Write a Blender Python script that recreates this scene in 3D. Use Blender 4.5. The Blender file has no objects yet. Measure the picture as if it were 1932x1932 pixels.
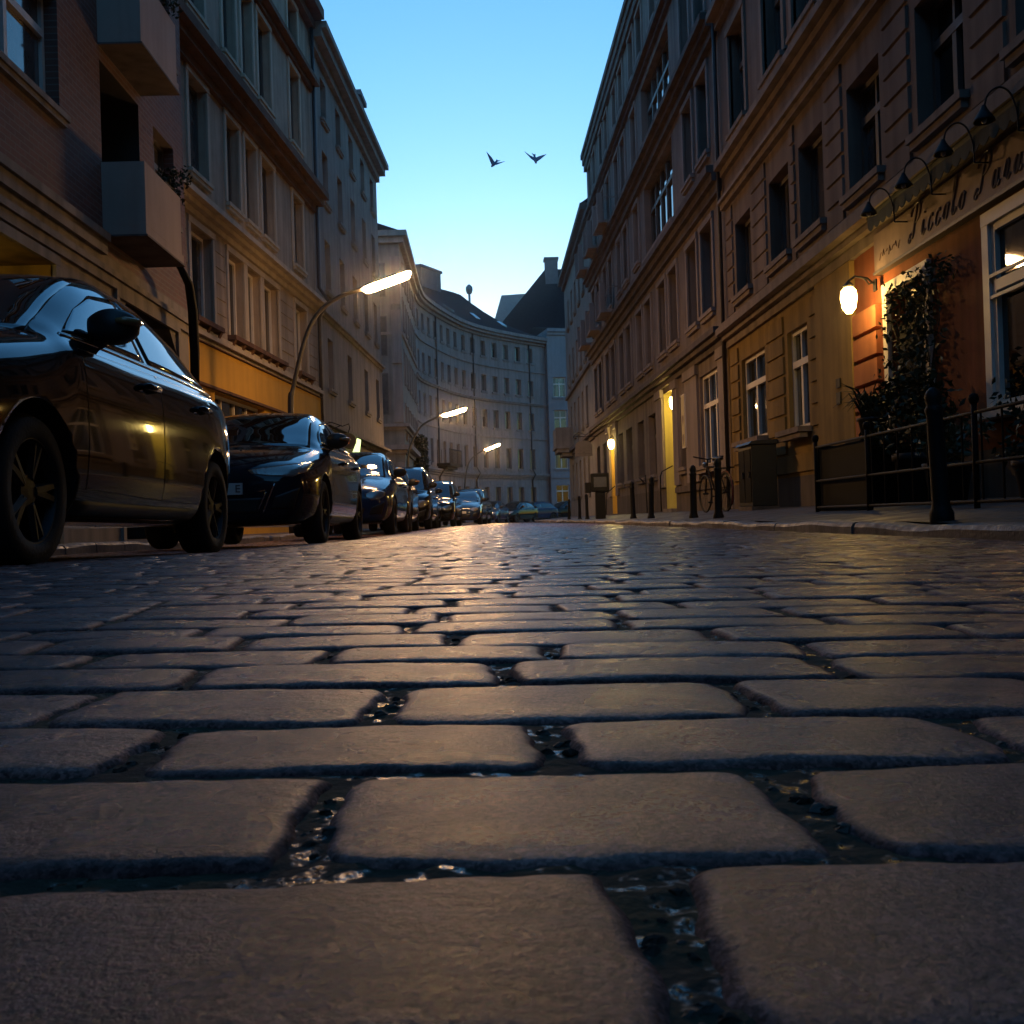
import bpy, bmesh, math, random
import numpy as np
from mathutils import Vector, Matrix
from mathutils.bvhtree import BVHTree

# ------------------------------------------------------------------ scene, camera, sky, sun, exposure
SC = bpy.context.scene
COL = SC.collection
random.seed(7)
RNG = np.random.default_rng(11)

ROLL, YAW, PITCH = 0.0314, 40 / 1932., 13 / 1932.
F = Vector((YAW, 1, PITCH)).normalized()
R0 = F.cross(Vector((0, 0, 1))).normalized()
U0 = R0.cross(F)
RT = R0 * math.cos(ROLL) - U0 * math.sin(ROLL)
UP = U0 * math.cos(ROLL) + R0 * math.sin(ROLL)
cam_d = bpy.data.cameras.new('camera')
cam = bpy.data.objects.new('camera', cam_d)
COL.objects.link(cam)
M4 = Matrix(((RT.x, UP.x, -F.x, 0), (RT.y, UP.y, -F.y, 0), (RT.z, UP.z, -F.z, 0.15), (0, 0, 0, 1)))
cam.matrix_world = M4
cam_d.sensor_fit = 'HORIZONTAL'
cam_d.sensor_width = 36.0
cam_d.lens = 36.0
cam_d.clip_start = 0.01
cam_d.clip_end = 3000
cam_d.dof.use_dof = True
cam_d.dof.focus_distance = 5.0
cam_d.dof.aperture_fstop = 36.0 / 0.9
SC.camera = cam

SUN_EL = math.radians(1.0)
world = bpy.data.worlds.new('World')
SC.world = world
world.use_nodes = True
wn = world.node_tree
bg = wn.nodes['Background']
sky = wn.nodes.new('ShaderNodeTexSky')
sky.sky_type = 'NISHITA'
sky.sun_disc = False
sky.sun_elevation = SUN_EL
sky.sun_rotation = 0.0
sky.ozone_density = 4.0
sky.dust_density = 0.3
tint = wn.nodes.new('ShaderNodeMix')
tint.data_type = 'RGBA'
tint.blend_type = 'MULTIPLY'
tint.inputs[0].default_value = 1
tint.inputs[7].default_value = (0.96, 1.08, 0.84, 1)   # sky colour tinted to a greener, less violet blue
wn.links.new(sky.outputs[0], tint.inputs[6])
wn.links.new(tint.outputs[2], bg.inputs[0])
bg.inputs[1].default_value = 0.148

sun_d = bpy.data.lights.new('sun', 'SUN')
sun_d.energy = 0.01
sun_d.angle = math.radians(0.5)
sun_d.color = (1, 0.8, 0.6)
sun = bpy.data.objects.new('sun', sun_d)
COL.objects.link(sun)
sun.rotation_euler = Vector((0, math.cos(SUN_EL), math.sin(SUN_EL))).to_track_quat('Z', 'Y').to_euler()

SC.view_settings.view_transform = 'Standard'
SC.view_settings.look = 'None'
SC.view_settings.gamma = 1
SC.view_settings.exposure = 3.2
K = 2 ** 3.2
SC.render.engine = 'CYCLES'
cy = SC.cycles
cy.use_denoising = True
cy.max_bounces = 6
cy.diffuse_bounces = 3
cy.glossy_bounces = 3
cy.sample_clamp_indirect = 1.0
cy.caustics_reflective = False
cy.caustics_refractive = False


# ------------------------------------------------------------------ materials
def mat(name, col, rough=0.8, metal=0.0, spec=0.5, var=0.0, vscale=3.0, bump=0.0, bscale=40.0, col2=None,
        coat=0.0, emit=None, estr=0.0, stain=0.0, bdist=0.01, rvar=0.0, coords='Object'):
    m = bpy.data.materials.new(name)
    m.use_nodes = True
    nt = m.node_tree
    b = nt.nodes['Principled BSDF']
    b.inputs['Base Color'].default_value = (*col, 1)
    b.inputs['Roughness'].default_value = rough
    b.inputs['Metallic'].default_value = metal
    b.inputs['Specular IOR Level'].default_value = spec
    b.inputs['Coat Weight'].default_value = coat
    b.inputs['Coat Roughness'].default_value = 0.03
    if emit:
        b.inputs['Emission Color'].default_value = (*emit, 1)
        b.inputs['Emission Strength'].default_value = estr
    if var or bump or stain or rvar:
        tc = nt.nodes.new('ShaderNodeTexCoord')
        src = tc.outputs[coords]
        if coords == 'World':
            pass
        last = None
        if var:
            n = nt.nodes.new('ShaderNodeTexNoise')
            n.inputs['Scale'].default_value = vscale
            n.inputs['Detail'].default_value = 6
            n.inputs['Roughness'].default_value = 0.65
            nt.links.new(src, n.inputs['Vector'])
            mix = nt.nodes.new('ShaderNodeMix')
            mix.data_type = 'RGBA'
            mr = nt.nodes.new('ShaderNodeMapRange')
            mr.inputs[1].default_value = 0.3
            mr.inputs[2].default_value = 0.7
            nt.links.new(n.outputs['Fac'], mr.inputs[0])
            nt.links.new(mr.outputs[0], mix.inputs[0])
            c2 = col2 if col2 else tuple(c * (1 - var) for c in col)
            mix.inputs[6].default_value = (*col, 1)
            mix.inputs[7].default_value = (*c2, 1)
            last = mix.outputs[2]
        if stain:
            mp = nt.nodes.new('ShaderNodeMapping')
            mp.inputs['Scale'].default_value = (1.6, 1.6, 0.12)
            nt.links.new(src, mp.inputs[0])
            n2 = nt.nodes.new('ShaderNodeTexNoise')
            n2.inputs['Scale'].default_value = 2.2
            n2.inputs['Detail'].default_value = 5
            nt.links.new(mp.outputs[0], n2.inputs['Vector'])
            mr2 = nt.nodes.new('ShaderNodeMapRange')
            mr2.inputs[1].default_value = 0.42
            mr2.inputs[2].default_value = 0.72
            mr2.inputs[3].default_value = 1.0
            mr2.inputs[4].default_value = 1 - stain
            nt.links.new(n2.outputs['Fac'], mr2.inputs[0])
            mul = nt.nodes.new('ShaderNodeMix')
            mul.data_type = 'RGBA'
            mul.blend_type = 'MULTIPLY'
            mul.inputs[0].default_value = 1
            if last:
                nt.links.new(last, mul.inputs[6])
            else:
                mul.inputs[6].default_value = (*col, 1)
            nt.links.new(mr2.outputs[0], mul.inputs[7])
            last = mul.outputs[2]
        if last:
            nt.links.new(last, b.inputs['Base Color'])
        if rvar:
            n4 = nt.nodes.new('ShaderNodeTexNoise')
            n4.inputs['Scale'].default_value = vscale * 1.7
            n4.inputs['Detail'].default_value = 4
            nt.links.new(src, n4.inputs['Vector'])
            mr4 = nt.nodes.new('ShaderNodeMapRange')
            mr4.inputs[1].default_value = 0.35
            mr4.inputs[2].default_value = 0.65
            mr4.inputs[3].default_value = max(0.02, rough - rvar)
            mr4.inputs[4].default_value = min(1, rough + rvar)
            nt.links.new(n4.outputs['Fac'], mr4.inputs[0])
            nt.links.new(mr4.outputs[0], b.inputs['Roughness'])
        if bump:
            n3 = nt.nodes.new('ShaderNodeTexNoise')
            n3.inputs['Scale'].default_value = bscale
            n3.inputs['Detail'].default_value = 5
            nt.links.new(src, n3.inputs['Vector'])
            bp = nt.nodes.new('ShaderNodeBump')
            bp.inputs['Strength'].default_value = bump
            bp.inputs['Distance'].default_value = bdist
            nt.links.new(n3.outputs['Fac'], bp.inputs['Height'])
            nt.links.new(bp.outputs[0], b.inputs['Normal'])
    return m


def emis(name, col, disp):
    """a light-giving surface; disp = its displayed brightness"""
    return mat(name, (0.6, 0.6, 0.6), 0.5, emit=col, estr=disp / K)


def plaster(name, col, var=0.32, stain=0.48):
    return mat(name, col, 0.88, var=var, vscale=1.3, bump=0.35, bscale=55, stain=stain, bdist=0.006, spec=0.3)


M = {}
M['beige'] = plaster('beige_plaster', (0.22, 0.165, 0.135))
M['beige_trim'] = plaster('pale_stucco_trim', (0.27, 0.215, 0.18), 0.25, 0.4)
M['ochre'] = plaster('ochre_plaster', (0.33, 0.215, 0.07))
M['orange'] = plaster('orange_plaster', (0.46, 0.17, 0.07))
M['redwall'] = plaster('rust_red_plaster', (0.30, 0.09, 0.035))
M['plinth'] = plaster('grey_plinth', (0.17, 0.135, 0.11), 0.3)
M['grey_r2'] = plaster('greyish_plaster', (0.25, 0.20, 0.175))
M['grey_trim'] = plaster('grey_trim', (0.30, 0.25, 0.23), 0.2, 0.3)
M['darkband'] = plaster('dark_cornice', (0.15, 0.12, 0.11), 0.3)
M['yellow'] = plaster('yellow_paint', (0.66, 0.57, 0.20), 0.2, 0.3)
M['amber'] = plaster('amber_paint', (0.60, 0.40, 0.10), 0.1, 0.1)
M['cream'] = plaster('cream_plaster', (0.47, 0.37, 0.28))
M['cream_trim'] = plaster('cream_trim', (0.54, 0.45, 0.35), 0.2, 0.25)
M['fascia'] = plaster('amber_shop_fascia', (0.66, 0.36, 0.05), 0.12, 0.15)
M['brown'] = plaster('brown_painted_stucco', (0.17, 0.085, 0.05), 0.3)
M['drab'] = plaster('drab_plaster', (0.27, 0.24, 0.215), 0.3, 0.4)
M['bluegrey'] = plaster('pale_grey_plaster', (0.27, 0.24, 0.24), 0.2, 0.3)
M['white_pl'] = plaster('white_plaster', (0.25, 0.255, 0.28), 0.15, 0.2)
M['stone'] = plaster('grey_stone', (0.30, 0.26, 0.22), 0.25)
M['balcony'] = plaster('beige_balcony_concrete', (0.40, 0.31, 0.26), 0.15, 0.2)
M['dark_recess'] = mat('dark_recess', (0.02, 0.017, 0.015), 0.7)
M['roof'] = mat('dark_roof_tiles', (0.022, 0.022, 0.028), 0.9, spec=0.12, var=0.5, vscale=4, bump=0.6, bscale=14, bdist=0.03)
M['chimney'] = mat('chimney_render', (0.16, 0.14, 0.15), 0.9, var=0.3, vscale=3, bump=0.4, bscale=20)
M['pane'] = mat('window_glass', (0.006, 0.007, 0.008), 0.03, spec=0.6, bump=0.02, bscale=1.3, bdist=0.02)
M['pane'].node_tree.nodes['Principled BSDF'].inputs['IOR'].default_value = 1.75
M['curtain_pane'] = mat('window_glass_with_curtain', (0.12, 0.108, 0.105), 0.05, spec=0.6, var=0.6, vscale=2.5, bump=0.02, bscale=1.3, bdist=0.02)
M['frame'] = mat('white_window_paint', (0.70, 0.64, 0.57), 0.5, var=0.15)
M['frame_d'] = mat('dark_window_paint', (0.10, 0.085, 0.075), 0.5, var=0.15)
M['lead'] = mat('zinc_sheet', (0.20, 0.20, 0.22), 0.45, metal=0.6, var=0.3, vscale=6)
M['iron'] = mat('black_iron', (0.014, 0.012, 0.012), 0.6, spec=0.25, var=0.4, vscale=12, bump=0.3, bscale=60)
M['rustiron'] = mat('rusty_dark_iron', (0.012, 0.007, 0.006), 0.7, spec=0.15, var=0.5, vscale=10, bump=0.4, bscale=50)
M['pole'] = mat('grey_lamp_pole', (0.07, 0.065, 0.055), 0.5, metal=0.2, var=0.3, vscale=8)
M['pipe'] = mat('dark_downpipe', (0.05, 0.042, 0.042), 0.5, metal=0.3, var=0.3, vscale=8)
M['sign_cream'] = mat('cream_sign_board', (0.34, 0.24, 0.20), 0.7, var=0.25, vscale=3, stain=0.25)
M['ink'] = mat('dark_brown_lettering', (0.15, 0.095, 0.08), 0.6)
M['black'] = mat('black_plastic', (0.012, 0.012, 0.012), 0.45)
M['awning'] = mat('dark_green_awning_cloth', (0.018, 0.028, 0.02), 0.85, var=0.4, vscale=6)
M['leaf'] = mat('dark_leaves', (0.028, 0.042, 0.016), 0.6, spec=0.25, var=0.6, vscale=9, col2=(0.012, 0.018, 0.008))
M['leaf2'] = mat('olive_leaves', (0.06, 0.075, 0.025), 0.55, var=0.5, vscale=9, col2=(0.03, 0.03, 0.012))
M['bark'] = mat('bark', (0.06, 0.045, 0.03), 0.9, var=0.5, vscale=20, bump=0.6, bscale=60)
M['pot'] = mat('dark_clay_pot', (0.04, 0.03, 0.026), 0.7, var=0.4, vscale=10)
M['screen'] = mat('black_screen_board', (0.005, 0.0045, 0.004), 0.7, spec=0.1, var=0.5, vscale=5)
M['glow_lamp'] = emis('lit_lamp_tube', (1.0, 0.54, 0.21), 335)
M['glow_wall'] = emis('lit_wall_lantern', (1.0, 0.62, 0.17), 75)
M['glow_wall2'] = emis('lit_door_lantern', (1.0, 0.70, 0.20), 110)
M['glow_sign'] = emis('lit_pale_green_sign', (0.75, 1.0, 0.35), 2.2)
M['glow_pass'] = emis('lit_passage_tube', (1.0, 0.66, 0.12), 12)
M['granite'] = mat('granite_kerb', (0.20, 0.17, 0.15), 0.55, var=0.45, vscale=9, bump=0.6, bscale=50, bdist=0.01, rvar=0.15)
M['paving'] = mat('pavement_slabs', (0.085, 0.07, 0.062), 0.6, var=0.4, vscale=2.2, bump=0.5, bscale=22, bdist=0.012, rvar=0.15)
M['tyre'] = mat('tyre_rubber', (0.012, 0.012, 0.012), 0.75, bump=0.3, bscale=60)
M['rim'] = mat('alloy_rim', (0.02, 0.019, 0.02), 0.5, metal=0.3)
M['glass'] = mat('car_glass', (0.004, 0.005, 0.006), 0.02, spec=0.5)
M['glass'].node_tree.nodes['Principled BSDF'].inputs['IOR'].default_value = 2.3
M['lens'] = mat('headlight_lens', (0.30, 0.29, 0.27), 0.10, spec=0.8, metal=0.55, bump=0.5, bscale=30, bdist=0.01)
M['amber_lens'] = mat('turn_signal_lens', (0.38, 0.20, 0.07), 0.12, spec=0.8, bump=0.6, bscale=60, bdist=0.01)
M['plate'] = mat('licence_plate_white', (0.62, 0.60, 0.55), 0.4)
M['chrome'] = mat('chrome_strip', (0.55, 0.55, 0.56), 0.12, metal=1.0)
M['paper'] = mat('crumpled_paper', (0.7, 0.6, 0.5), 0.8)
M['poster'] = mat('poster_cream', (0.5, 0.42, 0.22), 0.6)
M['bird'] = mat('dark_feathers', (0.16, 0.27, 0.42), 0.7)


def paint(name, col, rough=0.22):
    m = mat(name, col, rough, coat=1.0, spec=0.05, bump=0.015, bscale=3, bdist=0.01)
    m.node_tree.nodes['Principled BSDF'].inputs['Coat IOR'].default_value = 1.33
    return m


def brick_mat():
    m = bpy.data.materials.new('brown_brick')
    m.use_nodes = True
    nt = m.node_tree
    b = nt.nodes['Principled BSDF']
    tc = nt.nodes.new('ShaderNodeTexCoord')
    sx = nt.nodes.new('ShaderNodeSeparateXYZ')
    nt.links.new(tc.outputs['Object'], sx.inputs[0])
    cb = nt.nodes.new('ShaderNodeCombineXYZ')
    nt.links.new(sx.outputs[0], cb.inputs[0])
    nt.links.new(sx.outputs[2], cb.inputs[1])
    br = nt.nodes.new('ShaderNodeTexBrick')
    br.inputs['Scale'].default_value = 1.0
    br.inputs['Brick Width'].default_value = 0.25
    br.inputs['Row Height'].default_value = 0.0833
    br.inputs['Mortar Size'].default_value = 0.008
    br.inputs['Color1'].default_value = (0.16, 0.075, 0.055, 1)
    br.inputs['Color2'].default_value = (0.11, 0.055, 0.045, 1)
    br.inputs['Mortar'].default_value = (0.17, 0.14, 0.12, 1)
    nt.links.new(cb.outputs[0], br.inputs['Vector'])
    nt.links.new(br.outputs['Color'], b.inputs['Base Color'])
    b.inputs['Roughness'].default_value = 0.85
    bp = nt.nodes.new('ShaderNodeBump')
    bp.inputs['Strength'].default_value = 0.6
    bp.inputs['Distance'].default_value = 0.01
    bp.invert = True
    nt.links.new(br.outputs['Fac'], bp.inputs['Height'])
    nt.links.new(bp.outputs[0], b.inputs['Normal'])
    return m


M['brick'] = brick_mat()


def cobble_mat():
    m = bpy.data.materials.new('wet_granite_setts')
    m.use_nodes = True
    nt = m.node_tree
    b = nt.nodes['Principled BSDF']
    at = nt.nodes.new('ShaderNodeAttribute')
    at.attribute_name = 'tone'
    ramp = nt.nodes.new('ShaderNodeValToRGB')
    e = ramp.color_ramp.elements
    e[0].color = (0.105, 0.047, 0.044, 1)
    e[1].color = (0.25, 0.123, 0.106, 1)
    x = ramp.color_ramp.elements.new(0.5)
    x.color = (0.165, 0.077, 0.070, 1)
    nt.links.new(at.outputs['Fac'], ramp.inputs[0])
    tc = nt.nodes.new('ShaderNodeTexCoord')
    n1 = nt.nodes.new('ShaderNodeTexNoise')
    n1.inputs['Scale'].default_value = 190
    n1.inputs['Detail'].default_value = 6
    n1.inputs['Roughness'].default_value = 0.7
    nt.links.new(tc.outputs['Object'], n1.inputs['Vector'])
    n2 = nt.nodes.new('ShaderNodeTexNoise')
    n2.inputs['Scale'].default_value = 9
    n2.inputs['Detail'].default_value = 4
    nt.links.new(tc.outputs['Object'], n2.inputs['Vector'])
    mr = nt.nodes.new('ShaderNodeMapRange')
    mr.inputs[1].default_value = 0.3
    mr.inputs[2].default_value = 0.7
    mr.inputs[3].default_value = 0.4
    mr.inputs[4].default_value = 1.7
    nt.links.new(n1.outputs['Fac'], mr.inputs[0])
    mx = nt.nodes.new('ShaderNodeMix')
    mx.data_type = 'RGBA'
    mx.blend_type = 'MULTIPLY'
    mx.inputs[0].default_value = 1
    nt.links.new(ramp.outputs[0], mx.inputs[6])
    nt.links.new(mr.outputs[0], mx.inputs[7])
    nb = nt.nodes.new('ShaderNodeTexNoise')
    nb.inputs['Scale'].default_value = 17
    nb.inputs['Detail'].default_value = 5
    nb.inputs['Roughness'].default_value = 0.6
    nt.links.new(tc.outputs['Object'], nb.inputs['Vector'])
    mb_ = nt.nodes.new('ShaderNodeMapRange')
    mb_.inputs[1].default_value = 0.35
    mb_.inputs[2].default_value = 0.68
    mb_.inputs[3].default_value = 0.62
    mb_.inputs[4].default_value = 1.3
    nt.links.new(nb.outputs['Fac'], mb_.inputs[0])
    mx2 = nt.nodes.new('ShaderNodeMix')
    mx2.data_type = 'RGBA'
    mx2.blend_type = 'MULTIPLY'
    mx2.inputs[0].default_value = 1
    nt.links.new(mx.outputs[2], mx2.inputs[6])
    nt.links.new(mb_.outputs[0], mx2.inputs[7])
    vo = nt.nodes.new('ShaderNodeTexVoronoi')
    vo.inputs['Scale'].default_value = 420
    nt.links.new(tc.outputs['Object'], vo.inputs['Vector'])
    sv = nt.nodes.new('ShaderNodeSeparateColor')
    nt.links.new(vo.outputs['Color'], sv.inputs[0])
    ms = nt.nodes.new('ShaderNodeMapRange')
    ms.inputs[1].default_value = 0.0
    ms.inputs[2].default_value = 1.0
    ms.inputs[3].default_value = 0.45
    ms.inputs[4].default_value = 1.5
    nt.links.new(sv.outputs[0], ms.inputs[0])
    mx3 = nt.nodes.new('ShaderNodeMix')
    mx3.data_type = 'RGBA'
    mx3.blend_type = 'MULTIPLY'
    mx3.inputs[0].default_value = 1
    nt.links.new(mx2.outputs[2], mx3.inputs[6])
    nt.links.new(ms.outputs[0], mx3.inputs[7])
    nt.links.new(mx3.outputs[2], b.inputs['Base Color'])
    mr2 = nt.nodes.new('ShaderNodeMapRange')
    mr2.inputs[1].default_value = 0.3
    mr2.inputs[2].default_value = 0.7
    mr2.inputs[3].default_value = 0.20
    mr2.inputs[4].default_value = 0.36
    nt.links.new(n2.outputs['Fac'], mr2.inputs[0])
    ed = nt.nodes.new('ShaderNodeAttribute')
    ed.attribute_name = 'edge'
    er = nt.nodes.new('ShaderNodeMix')
    er.data_type = 'FLOAT'
    nt.links.new(ed.outputs['Fac'], er.inputs[0])
    nt.links.new(mr2.outputs[0], er.inputs[2])
    er.inputs[3].default_value = 0.75
    nt.links.new(er.outputs[0], b.inputs['Roughness'])
    es = nt.nodes.new('ShaderNodeMapRange')
    es.inputs[3].default_value = 0.55
    es.inputs[4].default_value = 0.25
    nt.links.new(ed.outputs['Fac'], es.inputs[0])
    nt.links.new(es.outputs[0], b.inputs['Specular IOR Level'])
    bp = nt.nodes.new('ShaderNodeBump')
    bp.inputs['Strength'].default_value = 0.55
    bp.inputs['Distance'].default_value = 0.005
    nt.links.new(n1.outputs['Fac'], bp.inputs['Height'])
    n3 = nt.nodes.new('ShaderNodeTexNoise')
    n3.inputs['Scale'].default_value = 38
    n3.inputs['Detail'].default_value = 3
    nt.links.new(tc.outputs['Object'], n3.inputs['Vector'])
    bp2 = nt.nodes.new('ShaderNodeBump')
    bp2.inputs['Strength'].default_value = 0.5
    bp2.inputs['Distance'].default_value = 0.0012
    nt.links.new(n3.outputs['Fac'], bp2.inputs['Height'])
    nt.links.new(bp.outputs[0], bp2.inputs['Normal'])
    nt.links.new(bp2.outputs[0], b.inputs['Normal'])
    return m


def joint_mat():
    m = bpy.data.materials.new('wet_joint_soil')
    m.use_nodes = True
    nt = m.node_tree
    b = nt.nodes['Principled BSDF']
    tc = nt.nodes.new('ShaderNodeTexCoord')
    n1 = nt.nodes.new('ShaderNodeTexNoise')
    n1.inputs['Scale'].default_value = 14
    n1.inputs['Detail'].default_value = 5
    nt.links.new(tc.outputs['Object'], n1.inputs['Vector'])
    ramp = nt.nodes.new('ShaderNodeValToRGB')
    e = ramp.color_ramp.elements
    e[0].position = 0.35
    e[0].color = (0.022, 0.017, 0.012, 1)
    e[1].position = 0.65
    e[1].color = (0.03, 0.034, 0.012, 1)
    nt.links.new(n1.outputs['Fac'], ramp.inputs[0])
    nt.links.new(ramp.outputs[0], b.inputs['Base Color'])
    n2 = nt.nodes.new('ShaderNodeTexNoise')
    n2.inputs['Scale'].default_value = 75
    n2.inputs['Detail'].default_value = 2
    nt.links.new(tc.outputs['Object'], n2.inputs['Vector'])
    mr = nt.nodes.new('ShaderNodeMapRange')
    mr.inputs[1].default_value = 0.36
    mr.inputs[2].default_value = 0.44
    mr.inputs[3].default_value = 0.22
    mr.inputs[4].default_value = 0.9
    nt.links.new(n2.outputs['Fac'], mr.inputs[0])
    nt.links.new(mr.outputs[0], b.inputs['Roughness'])
    bp = nt.nodes.new('ShaderNodeBump')
    bp.inputs['Strength'].default_value = 0.7
    bp.inputs['Distance'].default_value = 0.0025
    n3 = nt.nodes.new('ShaderNodeTexNoise')
    n3.inputs['Scale'].default_value = 160
    n3.inputs['Detail'].default_value = 3
    nt.links.new(tc.outputs['Object'], n3.inputs['Vector'])
    nt.links.new(n3.outputs['Fac'], bp.inputs['Height'])
    nt.links.new(bp.outputs[0], b.inputs['Normal'])
    return m


M['cobble'] = cobble_mat()
M['joint'] = joint_mat()
M['soil'] = mat('bare_ground', (0.06, 0.055, 0.05), 0.9, var=0.4, vscale=0.5)
M['weed'] = mat('weed_blades', (0.05, 0.075, 0.02), 0.6, var=0.4, vscale=30)


# ------------------------------------------------------------------ mesh helpers
class MB:
    def __init__(s):
        s.v, s.f, s.m = [], [], []

    def add(s, vs, fs, mi=0):
        o = len(s.v)
        s.v += [tuple(v) for v in vs]
        s.f += [tuple(i + o for i in f) for f in fs]
        s.m += [mi] * len(fs)

    def box(s, x0, x1, y0, y1, z0, z1, mi=0):
        s.add([(x0, y0, z0), (x1, y0, z0), (x1, y1, z0), (x0, y1, z0), (x0, y0, z1), (x1, y0, z1), (x1, y1, z1), (x0, y1, z1)],
              [(0, 3, 2, 1), (4, 5, 6, 7), (0, 1, 5, 4), (1, 2, 6, 5), (2, 3, 7, 6), (3, 0, 4, 7)], mi)

    def quad(s, a, b, c, d, mi=0):
        s.add([a, b, c, d], [(0, 1, 2, 3)], mi)

    def tube(s, pts, r, n=8, mi=0, caps=True):
        pts = [Vector(p) for p in pts]
        rs = r if isinstance(r, (list, tuple)) else [r] * len(pts)
        vs, fs = [], []
        ref = None
        for i, p in enumerate(pts):
            t = (pts[min(i + 1, len(pts) - 1)] - pts[max(i - 1, 0)])
            t = t.normalized() if t.length > 1e-9 else Vector((0, 0, 1))
            if ref is None:
                ref = t.cross(Vector((0.3, 0.9, 0.2)))
                if ref.length < 0.1:
                    ref = t.cross(Vector((1, 0, 0)))
            u = (ref - t * ref.dot(t)).normalized()
            ref = u
            w = t.cross(u)
            for k in range(n):
                a = 2 * math.pi * k / n
                vs.append(p + (u * math.cos(a) + w * math.sin(a)) * rs[i])
        for i in range(len(pts) - 1):
            for k in range(n):
                k2 = (k + 1) % n
                fs.append((i * n + k, i * n + k2, (i + 1) * n + k2, (i + 1) * n + k))
        if caps:
            fs.append(tuple(range(n))[::-1])
            fs.append(tuple(range((len(pts) - 1) * n, len(pts) * n)))
        s.add(vs, fs, mi)

    def lathe(s, prof, n=16, mi=0, c=(0, 0, 0), axis='z', caps=True):
        vs, fs = [], []
        for (r, h) in prof:
            for k in range(n):
                a = 2 * math.pi * k / n
                x, y = r * math.cos(a), r * math.sin(a)
                if axis == 'z':
                    q = (x, y, h)
                elif axis == 'x':
                    q = (h, x, y)
                else:
                    q = (y, h, x)
                vs.append((q[0] + c[0], q[1] + c[1], q[2] + c[2]))
        for i in range(len(prof) - 1):
            for k in range(n):
                k2 = (k + 1) % n
                fs.append((i * n + k, i * n + k2, (i + 1) * n + k2, (i + 1) * n + k))
        if caps:
            fs.append(tuple(range(n))[::-1])
            fs.append(tuple(range((len(prof) - 1) * n, len(prof) * n)))
        s.add(vs, fs, mi)

    def prism(s, poly, d0, d1, axis='y', mi=0):
        """poly of 2-D points extruded along axis (poly plane: xz for y, yz for x, xy for z)"""
        n = len(poly)

        def P(p, d):
            return (p[0], d, p[1]) if axis == 'y' else ((d, p[0], p[1]) if axis == 'x' else (p[0], p[1], d))
        vs = [P(p, d0) for p in poly] + [P(p, d1) for p in poly]
        fs = [tuple(range(n)), tuple(range(n, 2 * n))[::-1]]
        for i in range(n):
            j = (i + 1) % n
            fs.append((i, i + n, j + n, j))
        s.add(vs, fs, mi)

    def mesh(s, name, mats, smooth=False, mapf=None, fix=True):
        me = bpy.data.meshes.new(name)
        vs = [mapf(*v) for v in s.v] if mapf else s.v
        me.from_pydata(vs, [], s.f)
        for m_ in mats:
            me.materials.append(m_)
        me.polygons.foreach_set('material_index', s.m)
        if smooth:
            me.polygons.foreach_set('use_smooth', [True] * len(s.f))
        if fix:
            b = bmesh.new()
            b.from_mesh(me)
            bmesh.ops.recalc_face_normals(b, faces=b.faces)
            b.to_mesh(me)
            b.free()
        me.update()
        return me

    def build(s, name, mats, parent=None, loc=(0, 0, 0), rot=0.0, smooth=False, mapf=None, bevel=0.0, fix=True):
        if not isinstance(mats, (list, tuple)):
            mats = [mats]
        return link(name, s.mesh(name, mats, smooth, mapf, fix), parent, loc, rot, bevel)


def link(name, me, parent=None, loc=(0, 0, 0), rot=0.0, bevel=0.0):
    o = bpy.data.objects.new(name, me)
    COL.objects.link(o)
    o.parent = parent
    o.location = loc
    o.rotation_euler = rot if isinstance(rot, (tuple, list)) else (0, 0, rot)
    if bevel:
        b = o.modifiers.new('bevel', 'BEVEL')
        b.width = bevel
        b.segments = 2
        b.limit_method = 'ANGLE'
    return o


def tag(o, label, cat, group=None):
    o['label'] = label
    o['category'] = cat
    if group:
        o['group'] = group
    return o


def thing(name, label, cat, loc=(0, 0, 0), rot=0.0, group=None):
    o = link(name, None, None, loc, rot)
    o.empty_display_size = 0.2
    return tag(o, label, cat, group)


def struct(o, kind='structure'):
    o['kind'] = kind
    return o


def copy_tree(o, parent=None, swap=None):
    c = o.copy()
    COL.objects.link(c)
    c.parent = parent
    if swap and c.type == 'MESH':
        for i, sl in enumerate(c.material_slots):
            if sl.material and sl.material.name in swap:
                sl.link = 'OBJECT'
                c.material_slots[i].material = swap[sl.material.name] if sl.material and sl.material.name in swap else sl.material
    for ch in list(o.children):
        copy_tree(ch, c, swap)
    return c


def lerp(xs, ys, x):
    return float(np.interp(x, xs, ys))


# ------------------------------------------------------------------ the road's shape
ZL_Y = [-20, 2.0, 4.3, 7, 11, 14, 25, 60, 100]
ZL_Z = [0.0, 0.02, 0.03, -0.012, -0.045, -0.07, -0.08, -0.06, -0.04]
XL_Y = [-20, 32, 40, 47, 55, 62, 68.3, 72.2, 76.9, 79.6, 82.9, 85.7, 89]
XL_X = [-3.95, -3.95, -3.6, -2.8, -2.3, -2.0, -1.7, -0.8, 0.55, 1.95, 4.6, 7.3, 10.5]
XR_Y = [-20, 57, 58.5, 61, 65, 70, 100]
XR_X = [2.4, 2.4, 3.0, 5.0, 9.5, 16, 16]


def fall_np(y):
    return -0.0024 * np.maximum(0, y - 25)


def road_np(x, y):
    zl = np.interp(y, ZL_Y, ZL_Z)
    left = zl * np.minimum((x / 1.9) ** 2, 1.5)
    right = -0.02 * np.minimum((x / 2.4) ** 2, 1.3)
    return np.where(x < 0, left, right) + fall_np(y)


def roadz(x, y):
    return float(road_np(np.array(float(x)), np.array(float(y))))


# ground below everything
g = MB()
g.quad((-900, -900, -0.6), (900, -900, -0.6), (900, 900, -0.6), (-900, 900, -0.6))
struct(g.build('ground', M['soil']))


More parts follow.
